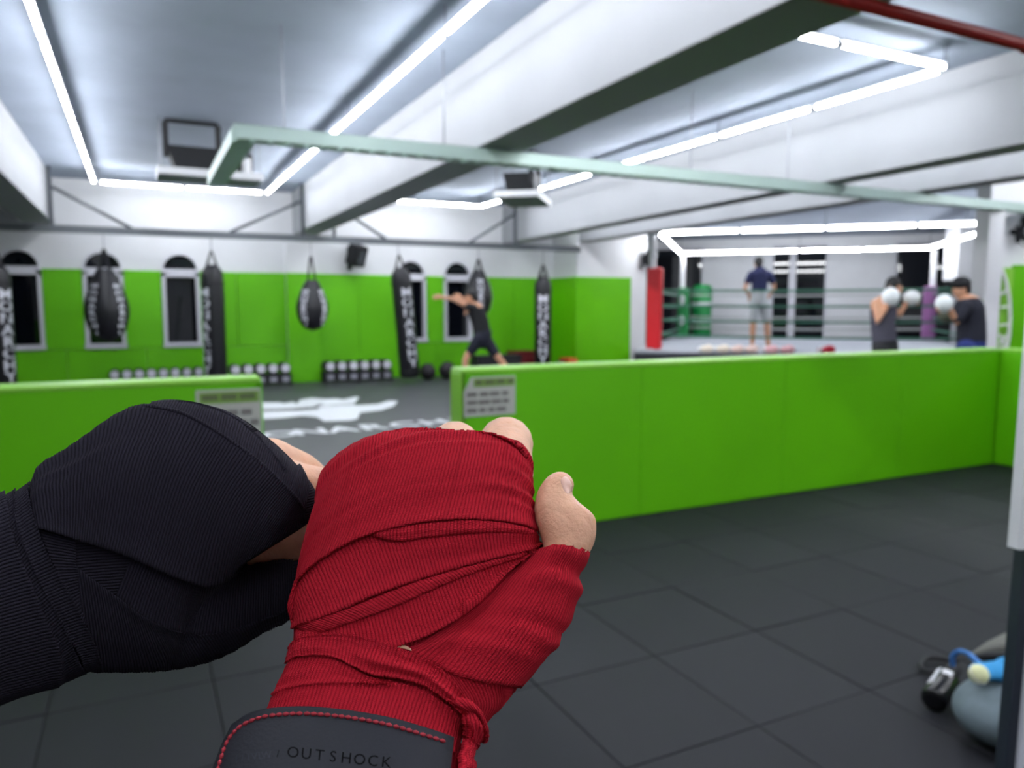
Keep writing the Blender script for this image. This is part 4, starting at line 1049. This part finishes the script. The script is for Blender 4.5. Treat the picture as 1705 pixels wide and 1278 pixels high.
finger(sm, [P2(1000, 300, .350), P2(1080, 310, .372), P2(1190, 372, .392), P2(1280, 430, .402), P2(1350, 500, .400), P2(1340, 560, .39)], (.0122, .0085))
finger(sm, [P2(960, 280, .36), P2(1040, 330, .384), P2(1140, 400, .404), P2(1230, 460, .412), P2(1300, 540, .408), P2(1290, 590, .40)], (.0112, .008))
finger(sm, [P2(930, 300, .365), P2(1000, 360, .39), P2(1090, 440, .412), P2(1170, 500, .418), P2(1230, 570, .414), P2(1220, 610, .405)], (.0100, .0075))
finger(sm, [P2(1230, 560, .362), P2(1150, 596, .354), P2(1060, 622, .345), P2(965, 648, .338)], (.0110, .0078))
hb_me = remesh(sm, .0013, 5, .5)
link_mesh('hand', hb_me, HSKIN, blk, baseb)
body_uv(blk_me, Z2, baseb, True)
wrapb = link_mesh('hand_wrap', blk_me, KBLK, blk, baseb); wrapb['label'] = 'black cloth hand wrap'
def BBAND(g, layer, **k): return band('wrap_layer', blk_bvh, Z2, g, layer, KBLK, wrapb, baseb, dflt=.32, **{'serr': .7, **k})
KLU = [(290, 690), (370, 745), (450, 800), (560, 880), (700, 940), (850, 930), (1000, 880), (1110, 830)]
BBAND([[(500, 655), (600, 690), (700, 730), (800, 740), (880, 706), (960, 694), (1112, 670)], [(440, 800), (560, 890), (700, 950), (850, 940), (1000, 890), (1112, 840)]], 1.2, nv=14, seed=21, curl=.0003)
BBAND([[(150, 550), (190, 650), (240, 760), (300, 860), (360, 960)], [(288, 585), (290, 640), (291, 690), (330, 780), (400, 880)]], 1.0, nv=10, seed=22, curl=.0006)
BBAND([KLU, [(338, 1076), (400, 1068), (500, 1068), (640, 1062), (760, 1040), (880, 992), (1000, 920), (1110, 872)]], 2.4, nv=18, seed=23, curl=.0006, wr=.0006)
BBAND([[(425, 145), (520, 98), (640, 74), (720, 71), (790, 84), (860, 104), (940, 148), (1000, 193), (1056, 239), (1112, 295), (1142, 338), (1160, 385), (1164, 425)], [(400, 220), (480, 180), (580, 170), (660, 195), (740, 240), (820, 290), (890, 330), (950, 380), (1010, 420), (1060, 455), (1110, 490), (1140, 505), (1150, 505)]], 2.0, nv=14, seed=24, curl=.0004, uni=True)
BBAND([[(128, 402), (190, 332), (268, 282), (348, 224), (446, 154), (540, 112), (620, 118), (700, 135), (800, 185), (900, 250), (1000, 330), (1090, 412), (1152, 476)],
       [(122, 470), (170, 440), (240, 400), (310, 370), (390, 330), (460, 320), (530, 330), (610, 350), (690, 390), (790, 440), (890, 480), (1010, 520), (1130, 515)],
       [(130, 545), (180, 556), (235, 570), (290, 586), (345, 600), (400, 616), (460, 636), (520, 660), (590, 692), (680, 730), (800, 744), (930, 635), (1140, 520)]], 4.4, nv=34, seed=25, curl=.0009, wr=.0007, wf=(2, 7), uni=True,
      ridges=[(.22, .05, .0010, .0, .45)])
BBAND([[(520, 106), (620, 116), (700, 134), (800, 184), (900, 249), (1000, 329), (1090, 411), (1146, 470)], [(520, 116), (620, 128), (700, 148), (800, 199), (896, 264), (994, 343), (1082, 424), (1138, 480)]], 4.6, nv=6, roll=.0011, seed=29, curl=0, serr=.4, wr=0)
BBAND([[(126, 380), (128, 430), (145, 520), (190, 650), (240, 740), (300, 850), (360, 960), (400, 1066)], [(60, 425), (78, 560), (120, 680), (170, 790), (230, 900), (300, 1000), (330, 1076)]], 4.4, nv=10, seed=26, curl=.0006)
BBAND([[(66, 414), (80, 560), (125, 680), (180, 790), (240, 900), (290, 1000), (330, 1076)], [(20, 440), (50, 560), (80, 660), (130, 780), (180, 900), (220, 1000), (215, 1126)]], 5.4, nv=8, seed=27, curl=.0006)
BBAND([[(24, 428), (52, 560), (85, 660), (135, 780), (185, 900), (225, 1000), (216, 1126)], [(-200, 500), (-190, 620), (-180, 740), (-170, 860), (-160, 980), (-150, 1100), (-150, 1230)]], 6.4, nv=18, seed=28, curl=.0006)

# ------------------------------------------------------------------ bag, bottle, towel on the floor at right and the leaning frame
GREYF = mat('grey_blue_fabric', srgb(104, 118, 126), .75, noise_amt=.08, noise_scale=30, bump=.2, bump_scale=60)
bc = onz(1684, 1184, .1); bagp = Vector((bc.x, bc.y, 0)); bag = thing('gym_bag', 'grey blue gym bag lying on the rubber tiles at lower right', 'bag', bagp)
bm_ = MB(); bm_.ell((0, 0, .1), (.19, .16, .1), 26, 14); bm_.ell(RT * .25 + Vector((0, 0, .1)), (.22, .18, .1), 20, 12)
link_mesh('bag_body', remesh(bm_, .012, 5), GREYF, bag)
def bagpts(pts): return [onz(x, y, z) - bagp for x, y, z in pts]
MB().tube(bagpts([(1622, 1094, .1), (1650, 1092, .14), (1690, 1090, .16), (1740, 1088, .16)]), [.02, .03, .03, .03], 10, True, .6).build('dark_side_pocket', BLACKM, bag, True)
MB().tube(bagpts([(1622, 1087, .06), (1650, 1077, .1), (1690, 1066, .12), (1750, 1056, .12)]), [.012, .035, .055, .06], 12, True, .6).build('folded_flap', mat('grey_flap', srgb(112, 112, 106), .8), bag, True)
sp = [(1592, 1100, .02), (1550, 1094, .02), (1535, 1104, .02), (1540, 1116, .02), (1575, 1120, .02)]
MB().tube(catmull(bagpts(sp), 20), .011, 8, True).build('carry_strap', BLACKM, bag, True)
bp = onz(1552, 1186, 0); bt = thing('water_bottle', 'black drinking bottle with pale label lying against the grey bag', 'bottle', bp)
ax = (onz(1612, 1120, 0) - bp); ax.z = .06; ax.normalize(); L = .25; r = .043
rot = Vector((0, 0, 1)).rotation_difference(ax).to_matrix().to_4x4(); T = Matrix.Translation((0, 0, r)) @ rot
MB().lathe([(.02, 0), (r * .92, .004), (r, .015), (r, .15), (r * .75, .175), (r * .5, .19), (.01, .19)], n=22).xf(T).build('bottle_body', mat('black_plastic', srgb(20, 20, 24), .25), bt, True)
MB().lathe([(r * .55, .19), (r * .6, .195), (r * .6, .235), (r * .4, .245), (.01, .245)], n=18).xf(T).build('bottle_cap', BLACKM, bt, True)
lb = MB(); n = 12
for i in range(n):
    pass
side = ax.cross(Vector((0, 0, 1))).normalized(); upv = side.cross(ax)
def on_b(t, a): return ax * t + (side * math.sin(a) + upv * math.cos(a)) * (r + .0012) + Vector((0, 0, r))
rows = [[on_b(.05 + .11 * i / 6, -1.0 + .55 * j / 5) for j in range(6)] for i in range(7)]
MB().add([q for rr in rows for q in rr], [(i * 6 + j, i * 6 + j + 1, (i + 1) * 6 + j + 1, (i + 1) * 6 + j) for i in range(6) for j in range(5)]).build('label_strip', LETTER, bt, True)
rows = [[on_b(.12 + .03 * i / 4, -.25 + .75 * j / 5) for j in range(6)] for i in range(5)]
MB().add([q for rr in rows for q in rr], [(i * 6 + j, i * 6 + j + 1, (i + 1) * 6 + j + 1, (i + 1) * 6 + j) for i in range(4) for j in range(5)]).build('label_badge', PURE, bt, True)
tp = onz(1660, 1122, .2); tw = thing('blue_cloth', 'bright blue cloth with cord lying on top of the grey bag', 'towel', tp)
BLUE = mat('bright_blue_fabric', srgb(40, 140, 200), .7, bump=.2, bump_scale=40)
def tpts(pts): return [onz(x, y, z) - tp for x, y, z in pts]
tb = MB()
for (x, y, z), r in zip([(1640, 1117, .222), (1662, 1117, .224), (1684, 1112, .228), (1710, 1112, .228)], [(.05, .045, .022), (.05, .05, .026), (.055, .05, .032), (.06, .05, .03)]): tb.ell(tpts([(x, y, z)])[0], r, 18, 10)
link_mesh('cloth', remesh(tb, .006, 3), BLUE, tw)
MB().tube(catmull(tpts([(1642, 1114, .23), (1626, 1100, .23), (1612, 1088, .22), (1596, 1084, .2), (1586, 1093, .17), (1586, 1106, .14)]), 24), .009, 8, True).build('cord', mat('blue_cord', srgb(58, 116, 186), .6), tw, True)
cpos = onz(1630, 1122, .235); o = thing('tennis_ball', 'pale yellow ball beside the bright blue cloth', 'ball', cpos)
MB().ell((0, 0, 0), (.03, .03, .03), 18, 12).build('felt', mat('pale_yellow_felt', srgb(226, 228, 178), .9), o, True)
MB().tube([(.0305 * math.cos(t), .0305 * math.sin(t) * .7, .0305 * math.sin(t) * .7) for t in [2 * math.pi * i / 24 for i in range(25)]], .0015, 5).build('seam', PURE, o)
# leaning frame with white board at the right edge
DF = 1.15
def FP(x, y, dd=0): return px3(x, y, DF + dd)
top = FP(1721, 640); bot = FP(1665, 1278); dv = (bot - top); k = (top.z - 0) / (top.z - bot.z); foot_ = top + dv * k
fr = thing('leaning_frame', 'metal frame with a painted highlight strip and a white board at the right edge of the picture', 'frame', (foot_.x, foot_.y, 0))
lo = Vector((foot_.x, foot_.y, 0)); axd = (top - foot_).normalized(); n1 = Vector((RT.x, RT.y, 0)); n2 = axd.cross(n1).normalized()
hl = (top - foot_).length / 2 + .25
cen = foot_ + axd * hl - lo
GLINT = mat('painted_glint', srgb(214, 215, 226), .3)
MB().obox(cen + n1 * .007, n1 * .007, n2 * .012, axd * hl).build('dark_edge', mat('blue_black_steel', srgb(40, 46, 58), .35), fr)
MB().obox(cen + n1 * .019, n1 * .005, n2 * .02, axd * hl).build('glint_strip', GLINT, fr)  # light grey strip painted in for the bright highlight along the bar
MB().obox(cen + n1 * .0345, n1 * .0125, n2 * .012, axd * hl).build('frame_bar', DSTEEL, fr)
a = FP(1686, 912, -.03); b = FP(1706, 655, -.03); ad = (b - a).normalized(); h = (b - a).length * 2.2
MB().obox(a + ad * h / 2 + n1 * .11 - lo, n1 * .11, n2 * .012, ad * h / 2).build('white_board', PURE, fr)
